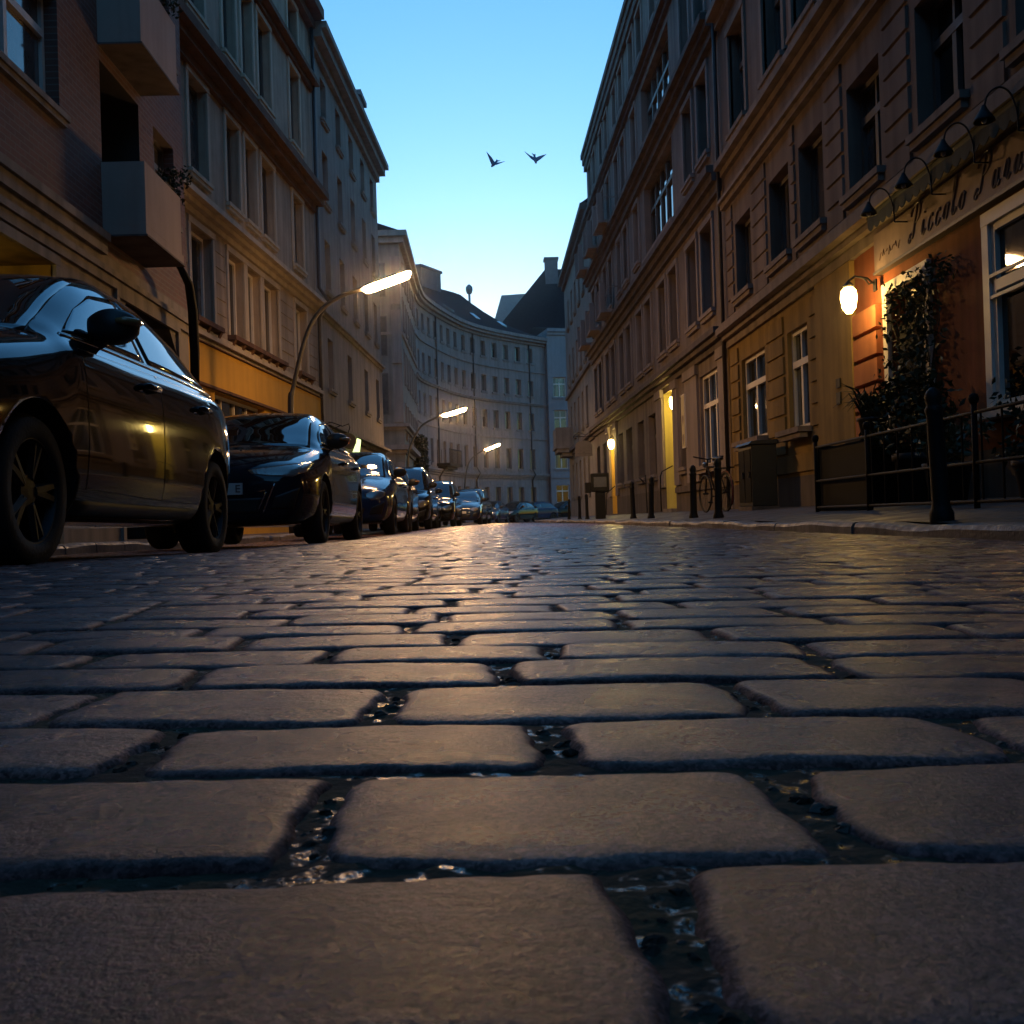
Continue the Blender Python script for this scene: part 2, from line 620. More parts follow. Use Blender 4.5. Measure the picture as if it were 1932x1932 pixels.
# ------------------------------------------------------------------ cobbled road
def hash_noise(x, y, s):
    return np.sin(x * 12.9898 * s + y * 78.233 * s + s) * 0.5 + np.sin(x * 39.3 * s - y * 27.1 * s + 1.7 * s) * 0.3 + np.sin(x * 91.7 * s + y * 63.3 * s) * 0.2


def build_road():
    gaps = [0.283, 0.451, 0.623, 0.774, 0.947, 1.096, 1.232, 1.385, 1.52]
    fixed = {  # row between gaps[i], gaps[i+1]: joints (x, joint width)
        0: [(-0.52, .016), (-0.232, .016), (0.062, .034), (0.40, .018)],
        1: [(-0.36, .015), (-0.094, .018), (0.161, .026), (0.43, .018)],
        2: [(-0.52, .015), (-0.243, .024), (0.038, .024), (0.325, .018), (0.6, .015)],
        3: [(-0.62, .014), (-0.37, .012), (-0.095, .020), (0.206, .018), (0.47, .015), (0.73, .014)],
        4: [(-0.59, .014), (-0.31, .018), (0.010, .018), (0.327, .022), (0.62, .014)],
        5: [(-0.74, .014), (-0.485, .014), (-0.193, .018), (0.065, .015), (0.345, .014), (0.64, .014)],
        6: [(-0.60, .014), (-0.33, .016), (-0.053, .014), (0.275, .014), (0.57, .014)],
        7: [(-0.70, .014), (-0.43, .016), (-0.121, .014), (0.178, .014), (0.46, .014)],
    }
    ys = list(gaps)
    while ys[-1] < 86:
        ys.append(ys[-1] + random.uniform(0.142, 0.170))
    back = [gaps[0]]
    while back[-1] > -6:
        back.append(back[-1] - random.uniform(0.142, 0.170))
    rows = []
    bl = back[::-1]
    for i in range(len(bl) - 1):
        rows.append((bl[i], bl[i + 1], None))
    for i in range(len(ys) - 1):
        rows.append((ys[i], ys[i + 1], fixed.get(i)))
    skew_y = [-6, 0.28, 0.45, 0.62, 0.95, 1.2, 1.6, 2.5, 5, 90]
    skew_s = [0.0, 0.02, 0.05, 0.10, 0.11, 0.125, 0.12, 0.08, 0.03, 0.02]
    cob = {'a': [], 'b': [], 'c': [], 'd': []}
    for (y0, y1, fx) in rows:
        yc = (y0 + y1) / 2
        xl, xr = lerp(XL_Y, XL_X, yc), lerp(XR_Y, XR_X, yc)
        js = []
        if fx:
            js = list(fx)
        if not js:
            x0 = random.uniform(-0.15, 0.15)
            js = [(x0, random.uniform(.006, .012))]
        while js[-1][0] < xr - 0.12:
            js.append((js[-1][0] + random.uniform(0.19, 0.33), random.uniform(.006, .013)))
        while js[0][0] > xl + 0.12:
            js.insert(0, (js[0][0] - random.uniform(0.19, 0.33), random.uniform(.006, .013)))
        js[0] = (xl, .004)
        js[-1] = (xr, .004)
        js = [j for i, j in enumerate(js) if i == 0 or j[0] - js[i - 1][0] > 0.06]
        for i in range(len(js) - 1):
            xa, xb = js[i][0] + js[i][1] * .33, js[i + 1][0] - js[i + 1][1] * .33
            if xb - xa < 0.05 or xa < xl - 0.3 or xb > xr + 0.3:
                continue
            xc = (xa + xb) / 2
            d = math.hypot(xc, yc)
            cls = 'a' if (yc > 0.2 and d < 1.15 and abs(xc) < .9) else ('b' if (yc > 0.2 and d < 4.5) else ('c' if yc < 26 and yc > 0 else 'd'))
            if yc < 26 and cls == 'd':
                cls = 'c' if yc > -1 else 'd'
            gy = random.uniform(.005, .010)
            cob[cls].append((xc, yc, (xb - xa) / 2, (y1 - y0) / 2 - gy / 2))
    res = {'a': (64, 44), 'b': (24, 17), 'c': (13, 10), 'd': (6, 6)}
    VV, FF, TT, EE = [], [], [], []
    off = 0
    for cls, lst in cob.items():
        if not lst:
            continue
        nx, ny = res[cls]
        A = np.array(lst)
        n = len(A)

        def samp(k):
            t = np.linspace(-1, 1, k + 1)
            return np.sign(t) * (1 - (1 - np.abs(t)) ** 2.2)
        a, b = np.meshgrid(samp(nx), samp(ny))
        a, b = a.ravel(), b.ravel()
        xc, yc, hx, hy = [A[:, i][:, None] for i in range(4)]
        r = RNG.random((n, 12))
        r1 = lambda i: r[:, i][:, None]
        cx = 0.02 + 0.06 * r1(0)
        # corners rounded unevenly: each of the four corners gets its own amount
        q = [0.02 + 0.10 * r1(i) ** 2 for i in (1, 2, 3, 4)]
        wpx, wpy = (1 + a) / 2, (1 + b) / 2
        corner = (q[0] * (1 - wpx) * (1 - wpy) + q[1] * wpx * (1 - wpy) + q[2] * (1 - wpx) * wpy + q[3] * wpx * wpy)
        X = a * hx * (1 - corner * np.abs(b) ** 5) + 0.004 * np.sin(b * 2.2 + 6 * r1(5)) * np.abs(a) ** 2
        Yl = b * hy * (1 - 1.2 * corner * np.abs(a) ** 7) + 0.0035 * np.sin(a * 2.6 + 6 * r1(6)) * np.abs(b) ** 2
        X += 0.0016 * np.sin(b * 9 + 6 * r1(8)) * a ** 4
        Yl += 0.0014 * np.sin(a * 14 + 6 * r1(9)) * b ** 4 + 0.0016 * np.sin(a * 31 + 9 * r1(3)) * np.sin(a * 5 + 4 * r1(2)) * b ** 6
        ea = np.clip(1 - np.abs(a) ** 26, 0, 1) ** 0.5
        eb = np.clip(1 - np.abs(b) ** 13, 0, 1) ** 0.5
        depth = 0.012
        Z = -depth + depth * np.minimum(ea * eb, 1.0)
        Z = Z + 0.0026 * (1 - a ** 2) * (1 - b ** 2) - 0.0015
        tilt = 0.007 if cls in 'ab' else 0.009
        Z = Z + (X * (r1(7) - .5) * 2 * tilt + Yl * (r1(10) - .5) * 2 * tilt * 1.4) + (r1(11) - .5) * 0.003
        wx, wy = xc + X, yc + Yl
        if cls in 'ab':
            s = (ea * eb)
            Z = Z + s * (0.0005 * hash_noise(wx, wy, 1.3) + 0.0004 * hash_noise(wx, wy, 3.3))
        sk = np.interp(yc, skew_y, skew_s)
        wy = wy - sk * wx + 0.008 * np.sin(wx * 2.1 + yc * 0.7)
        Z = Z + road_np(wx, wy)
        V = np.stack([wx, wy, Z], -1).reshape(-1, 3)
        idx = np.arange((nx + 1) * (ny + 1)).reshape(ny + 1, nx + 1)
        f = np.stack([idx[:-1, :-1], idx[:-1, 1:], idx[1:, 1:], idx[1:, :-1]], -1).reshape(-1, 4)
        Fc = (f[None] + (np.arange(n) * (nx + 1) * (ny + 1))[:, None, None]).reshape(-1, 4) + off
        VV.append(V)
        FF.append(Fc)
        TT.append(np.repeat(RNG.random(n), (nx + 1) * (ny + 1)))
        EE.append(np.tile(np.clip((1 - ea * eb) * 3.0 + np.clip((np.maximum(np.abs(a), np.abs(b)) - .93) * 9, 0, .6), 0, 1), n))
        off += len(V)
    ncob_faces = sum(len(f) for f in FF)
    # bed between the stones: fine near the camera, coarse beyond
    def bed(xs, yy, amp, drop, skip=None):
        nonlocal off
        gx, gy = np.meshgrid(xs, yy)
        gx, gy = gx.ravel(), gy.ravel()
        z = road_np(gx, gy) - drop + amp * (0.6 * hash_noise(gx, gy, 3.1) + 0.5 * hash_noise(gx, gy, 7.7))
        V = np.stack([gx, gy, z], -1)
        idx = np.arange(len(V)).reshape(len(yy), len(xs))
        f = np.stack([idx[:-1, :-1], idx[:-1, 1:], idx[1:, 1:], idx[1:, :-1]], -1).reshape(-1, 4)
        if skip is not None:
            cxy = V[f].mean(1)
            f = f[~skip(cxy)]
        FF.append(f + off)
        VV.append(V)
        TT.append(np.zeros(len(V)))
        EE.append(np.zeros(len(V)))
        off += len(V)
    bed(np.linspace(-1.2, 1.2, 300), np.linspace(0.2, 2.0, 240), 0.0020, 0.0068)
    bed(np.concatenate([np.linspace(-12, -1.2, 20), np.linspace(1.2, 18, 22)]), np.concatenate([np.linspace(-7, 0.2, 10), np.linspace(2, 90, 150)]), 0.0, 0.0075,
        lambda c: (c[:, 0] < np.interp(c[:, 1], XL_Y, XL_X) - 1.5) | (c[:, 0] > np.interp(c[:, 1], XR_Y, XR_X) + 1.5) | ((np.abs(c[:, 0]) < 1.2) & (c[:, 1] > .2) & (c[:, 1] < 2.0)))
    V = np.concatenate(VV)
    Fa = np.concatenate(FF)
    me = bpy.data.meshes.new('road')
    me.vertices.add(len(V))
    me.vertices.foreach_set('co', V.astype(np.float32).ravel())
    me.loops.add(len(Fa) * 4)
    me.loops.foreach_set('vertex_index', Fa.astype(np.int32).ravel())
    me.polygons.add(len(Fa))
    me.polygons.foreach_set('loop_start', np.arange(0, len(Fa) * 4, 4, dtype=np.int32))
    me.polygons.foreach_set('use_smooth', np.ones(len(Fa), dtype=bool))
    mi = np.zeros(len(Fa), dtype=np.int32)
    mi[ncob_faces:] = 1
    me.materials.append(M['cobble'])
    me.materials.append(M['joint'])
    me.polygons.foreach_set('material_index', mi)
    at = me.attributes.new('tone', 'FLOAT', 'POINT')
    at.data.foreach_set('value', np.concatenate(TT).astype(np.float32))
    at = me.attributes.new('edge', 'FLOAT', 'POINT')
    at.data.foreach_set('value', np.concatenate(EE).astype(np.float32))
    me.update(calc_edges=True)
    me.validate()
    o = link('road', me)
    struct(o)


build_road()


# ------------------------------------------------------------------ pavements and kerbs
def pavement_right():
    mb = MB()
    yy = list(np.arange(-16, 56.5, 0.8)) + [56.8]
    xs = [2.56, 3.2, 3.9, 4.6, 5.3, 7.5]
    zs = [0.055, 0.10, 0.15, 0.20, 0.21, 0.21]
    def zz(x, y):
        return lerp(xs, zs, x) + float(fall_np(np.array(min(y, 40.)))) * 0.3 + 0.006 * math.sin(y * 1.7 + x)
    for i in range(len(yy) - 1):
        for k in range(len(xs) - 1):
            mb.quad(*[(x, y, zz(x, y)) for x, y in ((xs[k], yy[i]), (xs[k + 1], yy[i]), (xs[k + 1], yy[i + 1]), (xs[k], yy[i + 1]))])
    # bend to the right past the last house
    for i in range(12):
        y0, y1 = 56.8 + i, 57.8 + i
        a0, a1 = max(2.56, lerp(XR_Y, XR_X, y0)) , max(2.56, lerp(XR_Y, XR_X, y1))
        mb.quad((a0, y0, -0.02), (18, y0, 0.0), (18, y1, 0.0), (a1, y1, -0.02))
    struct(mb.build('pavement', M['paving'], smooth=True))


def pavement_left():
    mb = MB()
    yy = list(np.arange(-16, 90, 1.0))
    for i in range(len(yy) - 1):
        a, b = [lerp(XL_Y, XL_X, y) - 0.14 for y in (yy[i], yy[i + 1])]
        za, zb = roadz(a, yy[i]) + 0.095, roadz(b, yy[i + 1]) + 0.095
        mb.quad((a - 8, yy[i], za + .08), (a, yy[i], za), (b, yy[i + 1], zb), (b - 8, yy[i + 1], zb + .08))
    struct(mb.build('pavement', M['paving'], smooth=True))


def kerb(side):
    mb = MB()
    y = -14.0
    while y < (57 if side > 0 else 86):
        ln = random.uniform(0.75, 1.25)
        y1 = y + ln
        n = 6
        rows = []
        dx, dz = random.uniform(-.008, .008), random.uniform(-.006, .006)
        for k in range(n + 1):
            yk = y + 0.006 + (ln - 0.012) * k / n
            if side > 0:
                x = lerp(XR_Y, XR_X, yk)
                w = 0.16
                top = 0.052 + 0.3 * float(fall_np(np.array(min(yk, 40.))))
            else:
                x = lerp(XL_Y, XL_X, yk)
                w = -0.14
                top = roadz(x, yk) + 0.10
            e = 0.010 * math.sin(yk * 3.1 + side) + 0.006 * math.sin(yk * 7.3)
            t = top + dz + 0.006 * math.sin(yk * 5.1) + 0.010 * math.sin(yk * 1.9)
            rows.append([(x + dx + e - math.copysign(.012, w), yk, -0.35), (x + dx + e - math.copysign(.006, w), yk, t - 0.03), (x + dx + e + math.copysign(.008, w), yk, t - .008), (x + dx + e + math.copysign(.028, w), yk, t), (x + dx + w, yk, t + .004), (x + dx + w, yk, -0.35)])
        for k in range(n):
            for j in range(5):
                mb.quad(rows[k][j], rows[k][j + 1], rows[k + 1][j + 1], rows[k + 1][j])
        mb.add(rows[0], [(0, 1, 2, 3, 4, 5)])
        mb.add(rows[-1], [(5, 4, 3, 2, 1, 0)])
        y = y1
    struct(mb.build('kerb', M['granite']))


pavement_right()
pavement_left()
kerb(1)
kerb(-1)


# ------------------------------------------------------------------ facade kit (local x along the front, -y to the street)
WIN_CACHE = {}
WRNG = random.Random(5)


def win_meshes(w, h, style, wallmats):
    key = (round(w, 2), round(h, 2), style, tuple(m_.name for m_ in wallmats))
    if key in WIN_CACHE:
        return WIN_CACHE[key]
    fm = M['frame_d'] if 'dark' in style else M['frame']
    f = MB()
    b = 0.07
    f.box(0, b, -.07, 0, 0, h)
    f.box(w - b, w, -.07, 0, 0, h)
    f.box(b, w - b, -.07, 0, 0, b)
    f.box(b, w - b, -.07, 0, h - b, h)
    tr = h * 0.66 if 'low' not in style else h * 0.45
    if 'plain' not in style:
        f.box(b, w - b, -.085, -.002, tr - .05, tr + .05)
        nm = 1 if 'shop' not in style else max(1, int(w / 0.9))
        for k in range(nm):
            cx = w * (k + 1) / (nm + 1)
            f.box(cx - .045, cx + .045, -.078, -.003, b, tr - .05)
            f.box(cx - .025, cx + .025, -.074, -.003, tr + .05, h - b)
    fme = f.mesh('window', [fm])
    p = MB()
    p.box(0.02, w - .02, -.022, -.012, 0.02, h - .02)
    pane = M['curtain_pane'] if 'curtain' in style else M['pane']
    if 'drape' in style:
        dw = w * .26
        p = MB()
        p.box(0.02, dw, -.022, -.012, 0.02, h - .02, 1)
        p.box(dw, w - dw * .8, -.022, -.012, 0.02, h - .02, 0)
        p.box(w - dw * .8, w - .02, -.022, -.012, 0.02, h - .02, 1)
    elif 'blind' in style:
        p = MB()
        p.box(0.02, w - .02, -.022, -.012, h * .58, h - .02, 1)
        p.box(0.02, w - .02, -.022, -.012, 0.02, h * .58, 0)
    pme = p.mesh('pane', [pane, M['curtain_pane']])
    s = MB()
    s.box(-.10, w + .10, -.30 - .05, -.09, -.08, 0.0)
    s.box(-.06, w + .06, -.30 - .02, -.20, -.16, -.083)
    sme = s.mesh('sill', [wallmats[-1]])
    sur = MB()
    t = 0.13
    y0, y1 = -.245 - .04, -.245
    if 'nosur' not in style:
        sur.box(-t, 0.0, y0, y1 + .04, 0.003, h)
        sur.box(w, w + t, y0, y1 + .04, 0.003, h)
        sur.box(-t, w + t, y0 - .015, y1 + .04, h + .002, h + t)
        if 'hood' in style:
            sur.box(-t - .06, w + t + .06, y0 - .12, y1 + .04, h + t + .003, h + t + .10)
            sur.box(-t, w + t, y0 - .05, y1 + .04, h + t - .05, h + t + .001)
    ume = sur.mesh('surround', [wallmats[-1]]) if sur.f else None
    WIN_CACHE[key] = (fme, pme, sme, ume)
    return WIN_CACHE[key]


class House:
    def __init__(s, name, label, org, end, H, mats, D=9.0, curve=None, base=-0.5, matf=None):
        s.org, s.L, s.H, s.D, s.base = org, math.dist(org, end), H, D, base
        ang = math.atan2(end[1] - org[1], end[0] - org[0])
        s.root = thing(name, label, 'building', (org[0], org[1], 0), 0 if curve else ang)
        if curve:
            s.root.location = (0, 0, 0)
        s.curve, s.mats, s.ops, s.matf = curve, mats, [], matf
        s.zbreaks, s.sbreaks = [], []
        if curve:
            s.L = curve.L

    def map(s, x, y, z):
        if not s.curve:
            return (x, y, z)
        p, t = s.curve.at(x)
        nrm = (-t[1], t[0])  # points away from the street
        return (p[0] + nrm[0] * y, p[1] + nrm[1] * y, z)

    def place(s, x, y, z):
        """location + rotation in the root's frame"""
        if not s.curve:
            return (x, y, z), 0.0
        p, t = s.curve.at(x)
        return s.map(x, y, z), math.atan2(t[1], t[0])

    def part(s, mb, name, mats, smooth=False, parent=None, bevel=0):
        return mb.build(name, mats, parent or s.root, smooth=smooth, mapf=s.map if s.curve else None, bevel=bevel)

    def hole(s, a, b, z0, z1, depth=0.24, closed=False, m=0):
        s.ops.append((a, b, z0, z1, depth, closed, m))

    def win(s, a, b, z0, z1, style='', depth=0.245):
        if z0 > 3.9 and 'curtain' not in style:
            style = style + WRNG.choice(('', '', ' drape', ' blind', ' curtain', ' drape'))
        s.hole(a, b, z0, z1, depth)
        fme, pme, sme, ume = win_meshes(b - a, z1 - z0, style, s.mats)
        loc, rot = s.place(a, depth, z0)
        if s.curve:
            p0, p1 = s.map(a, 0.245, z0), s.map(b, 0.245, z0)
            loc, rot = p0, math.atan2(p1[1] - p0[1], p1[0] - p0[0])
        f = link('window', fme, s.root, loc, rot)
        link('pane', pme, f)
        if 'nosill' not in style:
            link('sill', sme, f)
        if ume:
            link('surround', ume, f)
        return f

    def wall(s):
        mb = MB()
        xs = sorted(set([0, s.L] + s.sbreaks + [o[0] for o in s.ops] + [o[1] for o in s.ops]))
        if s.curve:
            xs = sorted(set(xs + list(np.arange(0.5, s.L, 0.5))))
        zs = sorted(set([s.base, s.H] + s.zbreaks + [o[2] for o in s.ops] + [o[3] for o in s.ops]))
        mf = s.matf or (lambda x, z: 0)
        for i in range(len(xs) - 1):
            for k in range(len(zs) - 1):
                cx, cz = (xs[i] + xs[i + 1]) / 2, (zs[k] + zs[k + 1]) / 2
                if any(o[0] < cx < o[1] and o[2] < cz < o[3] for o in s.ops):
                    continue
                mb.quad((xs[i], 0, zs[k]), (xs[i + 1], 0, zs[k]), (xs[i + 1], 0, zs[k + 1]), (xs[i], 0, zs[k + 1]), mf(cx, cz))
        for (a, b, z0, z1, d, closed, m) in s.ops:
            mi = m or mf((a + b) / 2 + 0.0001, (z0 + z1) / 2)
            mb.quad((a, 0, z0), (a, d, z0), (a, d, z1), (a, 0, z1), mi)
            mb.quad((b, 0, z0), (b, 0, z1), (b, d, z1), (b, d, z0), mi)
            mb.quad((a, 0, z1), (a, d, z1), (b, d, z1), (b, 0, z1), mi)
            mb.quad((a, 0, z0), (b, 0, z0), (b, d, z0), (a, d, z0), mi)
            if closed:
                mb.quad((a, d, z0), (b, d, z0), (b, d, z1), (a, d, z1), mi)
        D, L, H, B = s.D, s.L, s.H, s.base
        nseg = [0, L] if not s.curve else list(np.linspace(0, L, 20))
        for i in range(len(nseg) - 1):
            a, b = nseg[i], nseg[i + 1]
            mb.quad((a, D, B), (a, D, H), (b, D, H), (b, D, B), 0)
            mb.quad((a, 0, H), (b, 0, H), (b, D, H), (a, D, H), 0)
        mb.quad((0, 0, B), (0, 0, H), (0, D, H), (0, D, B), 0)
        mb.quad((L, 0, B), (L, D, B), (L, D, H), (L, 0, H), 0)
        return mb.build('wall', s.mats, s.root, mapf=s.map if s.curve else None, fix=False)

    def band(s, name, steps, m, a=0.0, b=None, inset=0.003):
        """steps: (out, z0, z1) courses stacked, each a box standing proud of the wall"""
        b = s.L if b is None else b
        mb = MB()
        cuts = [a, b] if not s.curve else list(np.arange(a, b, 1.0)) + [b]
        for (out, z0, z1) in steps:
            for i in range(len(cuts) - 1):
                mb.box(cuts[i], cuts[i + 1], -out, 0.05, z0, z1)
        return s.part(mb, name, m)

    def rustic(s, a, b, z0, z1, pitch, m, out=0.03, gap=0.03, name='grooved_plaster'):
        mb = MB()
        z = z0
        while z + pitch <= z1 + 1e-6:
            lo, hi = z + gap / 2, z + pitch - gap / 2
            blocked = sorted([(o[0] - .16, o[1] + .16) for o in s.ops if o[2] - 0.18 < hi and o[3] + 0.16 > lo and o[1] > a and o[0] < b])
            cur = a
            for (p, q) in blocked + [(b, b)]:
                if p - cur > 0.08:
                    c = 0.012
                    x0, x1 = cur, min(p, b)
                    mb.add([(x0, 0.02, lo), (x1, 0.02, lo), (x1, 0.02, hi), (x0, 0.02, hi), (x0 + c, -out, lo + c), (x1 - c, -out, lo + c), (x1 - c, -out, hi - c), (x0 + c, -out, hi - c)],
                           [(4, 5, 6, 7), (0, 1, 5, 4), (1, 2, 6, 5), (2, 3, 7, 6), (3, 0, 4, 7)])
                cur = max(cur, q)
            z += pitch
        if mb.f:
            return s.part(mb, name, m)


class Curve:
    def __init__(s, pts):
        P = np.array(pts, float)
        out = []
        n = len(P)
        for i in range(n - 1):
            p0, p1, p2, p3 = P[max(i - 1, 0)], P[i], P[i + 1], P[min(i + 2, n - 1)]
            for t in np.linspace(0, 1, 12, endpoint=False):
                out.append(0.5 * ((2 * p1) + (-p0 + p2) * t + (2 * p0 - 5 * p1 + 4 * p2 - p3) * t * t + (-p0 + 3 * p1 - 3 * p2 + p3) * t ** 3))
        out.append(P[-1])
        s.p = np.array(out)
        d = np.r_[0, np.cumsum(np.linalg.norm(np.diff(s.p, axis=0), axis=1))]
        s.d, s.L = d, float(d[-1])

    def at(s, x):
        x = float(x)
        p = np.array([np.interp(x, s.d, s.p[:, k]) for k in (0, 1)])
        e = 0.4
        q0 = np.array([np.interp(max(0, x - e), s.d, s.p[:, k]) for k in (0, 1)])
        q1 = np.array([np.interp(min(s.L, x + e), s.d, s.p[:, k]) for k in (0, 1)])
        t = (q1 - q0) / np.linalg.norm(q1 - q0)
        if x < 0 or x > s.L:
            p = p + t * (x if x < 0 else x - s.L)
        return p, t


def roof_on(h, rise, over, m, back=None, name='roof'):
    mb = MB()
    D = back or h.D
    cuts = [0, h.L] if not h.curve else list(np.linspace(0, h.L, 24))
    for i in range(len(cuts) - 1):
        a, b = cuts[i], cuts[i + 1]
        z0 = h.H + 0.02
        mb.quad((a, -over, z0), (b, -over, z0), (b, D / 2, z0 + rise), (a, D / 2, z0 + rise))
        mb.quad((a, D / 2, z0 + rise), (b, D / 2, z0 + rise), (b, D, z0), (a, D, z0))
    for e in (0, h.L):
        mb.add([(e, -over, h.H + .02), (e, D / 2, h.H + .02 + rise), (e, D, h.H + .02)], [(0, 1, 2)])
    return h.part(mb, name, m)


# ------------------------------------------------------------------ R1: the restaurant house, right, nearest
ry = 19.8
S1 = lambda y: ry - y      # distance along the front from its far corner
r1 = House('restaurant_house', 'beige house with ochre ground floor and the script shop sign, nearest on the right', (4.7, 19.8), (4.7, -14.0), 15.4,
           [M['beige'], M['ochre'], M['redwall'], M['plinth'], M['beige_trim']])
r1.zbreaks = [0.66, 3.5]
r1.sbreaks = [S1(12.86), S1(12.0)]
r1.matf = lambda x, z: (0 if z > 3.5 else (3 if z < 0.66 else (1 if x < S1(12.86) else 2)))
r1.win(S1(18.75), S1(17.15), 1.42, 2.93, 'nosur shop', .14)
r1.win(S1(15.85), S1(14.85), 1.37, 2.9, 'nosur', .14)
r1.win(S1(11.75), S1(10.75), 0.24, 2.62, 'nosur nosill low')
r1.win(S1(9.32), S1(6.7), 1.02, 2.72, 'nosur nosill', .05)
r1.win(S1(5.7), S1(3.2), 1.02, 2.72, 'nosur nosill', .05)
r1.win(S1(1.6), S1(-0.9), 1.02, 2.72, 'nosur')
fl1 = [18.35, 16.05, 14.45, 12.4, 10.3, 8.25, 6.2, 4.1, 2.0, -0.1, -2.4, -4.6]
for yc in fl1:
    r1.win(S1(yc + .54), S1(yc - .54), 4.12, 5.48, 'dark nosur plain' if yc > 13 else 'dark nosur')
    r1.win(S1(yc + .54), S1(yc - .54), 7.15, 9.0, 'dark' + (' curtain' if int(yc) % 3 == 0 else ''))
    r1.win(S1(yc + .54), S1(yc - .54), 10.2, 12.0, 'dark')
    r1.win(S1(yc + .54), S1(yc - .54), 13.1, 14.5, 'dark')
r1.wall()
r1.rustic(0.25, r1.L, 3.86, 5.92, 0.294, M['beige'])
r1.rustic(0.25, S1(14.3), 0.70, 3.22, 0.315, M['ochre'], name='grooved_plaster')
r1.rustic(S1(12.82), S1(12.02), 0.70, 2.9, 0.315, M['orange'], out=0.07, name='grooved_plaster')
r1.band('cornice', [(0.06, 3.30, 3.44), (0.15, 3.443, 3.53), (0.27, 3.533, 3.66), (0.20, 3.663, 3.74)], M['beige_trim'], 0.17)
r1.band('string_course', [(0.10, 5.95, 6.05), (0.16, 6.053, 6.12)], M['beige_trim'], 0.17)
r1.band('string_course', [(0.08, 6.60, 6.72), (0.20, 6.723, 6.84)], M['beige_trim'], 0.17)
r1.band('string_course', [(0.10, 9.45, 9.60), (0.26, 9.603, 9.74)], M['beige_trim'], 0.17)
r1.band('string_course', [(0.10, 12.4, 12.5), (0.22, 12.503, 12.62)], M['beige_trim'], 0.17)
r1.band('cornice', [(0.15, 14.75, 15.0), (0.4, 15.003, 15.25), (0.55, 15.253, 15.42)], M['beige_trim'], 0.17)
mb = MB()     # the flat ochre pilaster with the bell plates
mb.box(S1(14.28), S1(12.87), -0.065, 0.02, 0.1, 3.29)
r1.part(mb, 'pilaster', M['ochre'])
mb = MB()
mb.box(S1(13.45), S1(13.30), -0.085, -0.066, 1.74, 1.86)
mb.box(S1(13.45), S1(13.30), -0.085, -0.066, 1.52, 1.68)
r1.part(mb, 'bell_plate', M['iron'])
mb = MB()     # pale frames round door and big window
for (a, b, z0, z1) in ((11.75, 10.75, 0.2, 2.62), (9.32, 6.7, 1.02, 2.72), (5.7, 3.2, 1.02, 2.72)):
    mb.box(S1(a) - .12, S1(a), -.05, .015, z0, z1)
    mb.box(S1(b), S1(b) + .12, -.05, .015, z0, z1)
    mb.box(S1(a) - .12, S1(b) + .12, -.055, .015, z1 + .002, z1 + .12)
    if z0 > .5:
        mb.box(S1(a) - .18, S1(b) + .18, -.16, .015, z0 - .09, z0 - .004)
        mb.box(S1(a), S1(b), -.05, -.024, 2.225, 2.255)
        mb.box(S1(a), S1(b), -.045, -.024, 2.03, 2.06)
r1.part(mb, 'door_casing', M['frame'])
mb = MB()     # downpipe at the party line
mb.tube([(0.08, -.09, 0.2), (0.08, -.09, 8), (0.08, -.09, 15.2)], 0.038, 8)
r1.part(mb, 'downpipe', M['pipe'], smooth=True)
roof_on(r1, 4, 0.5, M['roof'])

# ------------------------------------------------------------------ R2: second house on the right
r2 = House('corniced_house', 'grey stuccoed house with the glowing yellow doorway and dark heavy cornices', (4.42, 42.4), (4.7, 19.82), 15.2,
           [M['grey_r2'], M['grey_r2'], M['yellow'], M['plinth'], M['amber'], M['grey_trim']])
S2 = lambda y: (42.4 - y) * 1.00008
r2.zbreaks = [0.8]
r2.matf = lambda x, z: 3 if z < 0.8 else 0
r2.win(S2(22.35), S2(20.5), 1.15, 3.12, 'nosur shop', .14)
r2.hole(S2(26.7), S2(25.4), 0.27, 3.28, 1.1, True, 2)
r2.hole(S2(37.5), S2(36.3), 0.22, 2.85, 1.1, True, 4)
for (a, b) in ((24.6, 23.9), (29.2, 28.0), (31.2, 30.0), (33.6, 32.3), (35.4, 34.3), (39.8, 38.7), (41.9, 40.8)):
    r2.win(S2(a), S2(b), 1.25, 2.95, 'nosur dark')
up = [21.2, 22.7, 24.9, 26.4, 28.6, 30.1, 32.3, 33.8, 36.0, 37.5, 39.7, 41.2]
for yc in up:
    if yc < 42:
        r2.win(S2(yc + .5), S2(yc - .5), 4.32, 6.12, 'dark plain' + (' curtain' if yc in (22.7, 30.1) else ''))
        if not (24.5 < yc < 29):
            r2.win(S2(yc + .45), S2(yc - .45), 7.55, 9.25, 'dark plain')
            r2.win(S2(yc + .45), S2(yc - .45), 10.35, 12.05, 'dark plain')
        r2.win(S2(yc + .42), S2(yc - .42), 12.95, 14.3, 'dark plain')
for z0, z1 in ((7.3, 9.3), (10.15, 12.1)):
    r2.win(S2(28.7), S2(24.6), z0, z1, 'dark shop nosur')
r2.wall()
r2.band('cornice', [(0.08, 3.42, 3.55), (0.18, 3.553, 3.66), (0.26, 3.663, 3.78)], M['darkband'], 0.0, r2.L - .02)
r2.band('cornice', [(0.10, 6.42, 6.62), (0.2, 6.623, 6.78), (0.30, 6.783, 6.93)], M['darkband'], 0.0, r2.L - .02)
r2.band('cornice', [(0.12, 9.45, 9.65), (0.22, 9.653, 9.78), (0.33, 9.783, 9.92)], M['darkband'], 0.0, r2.L - .02)
r2.band('string_course', [(0.10, 12.3, 12.42), (0.22, 12.423, 12.55)], M['darkband'], 0.0, r2.L - .02)
r2.band('cornice', [(0.12, 14.45, 14.7), (0.18, 14.703, 14.95), (0.24, 14.953, 15.15)], M['darkband'], 0.0, r2.L - .02)
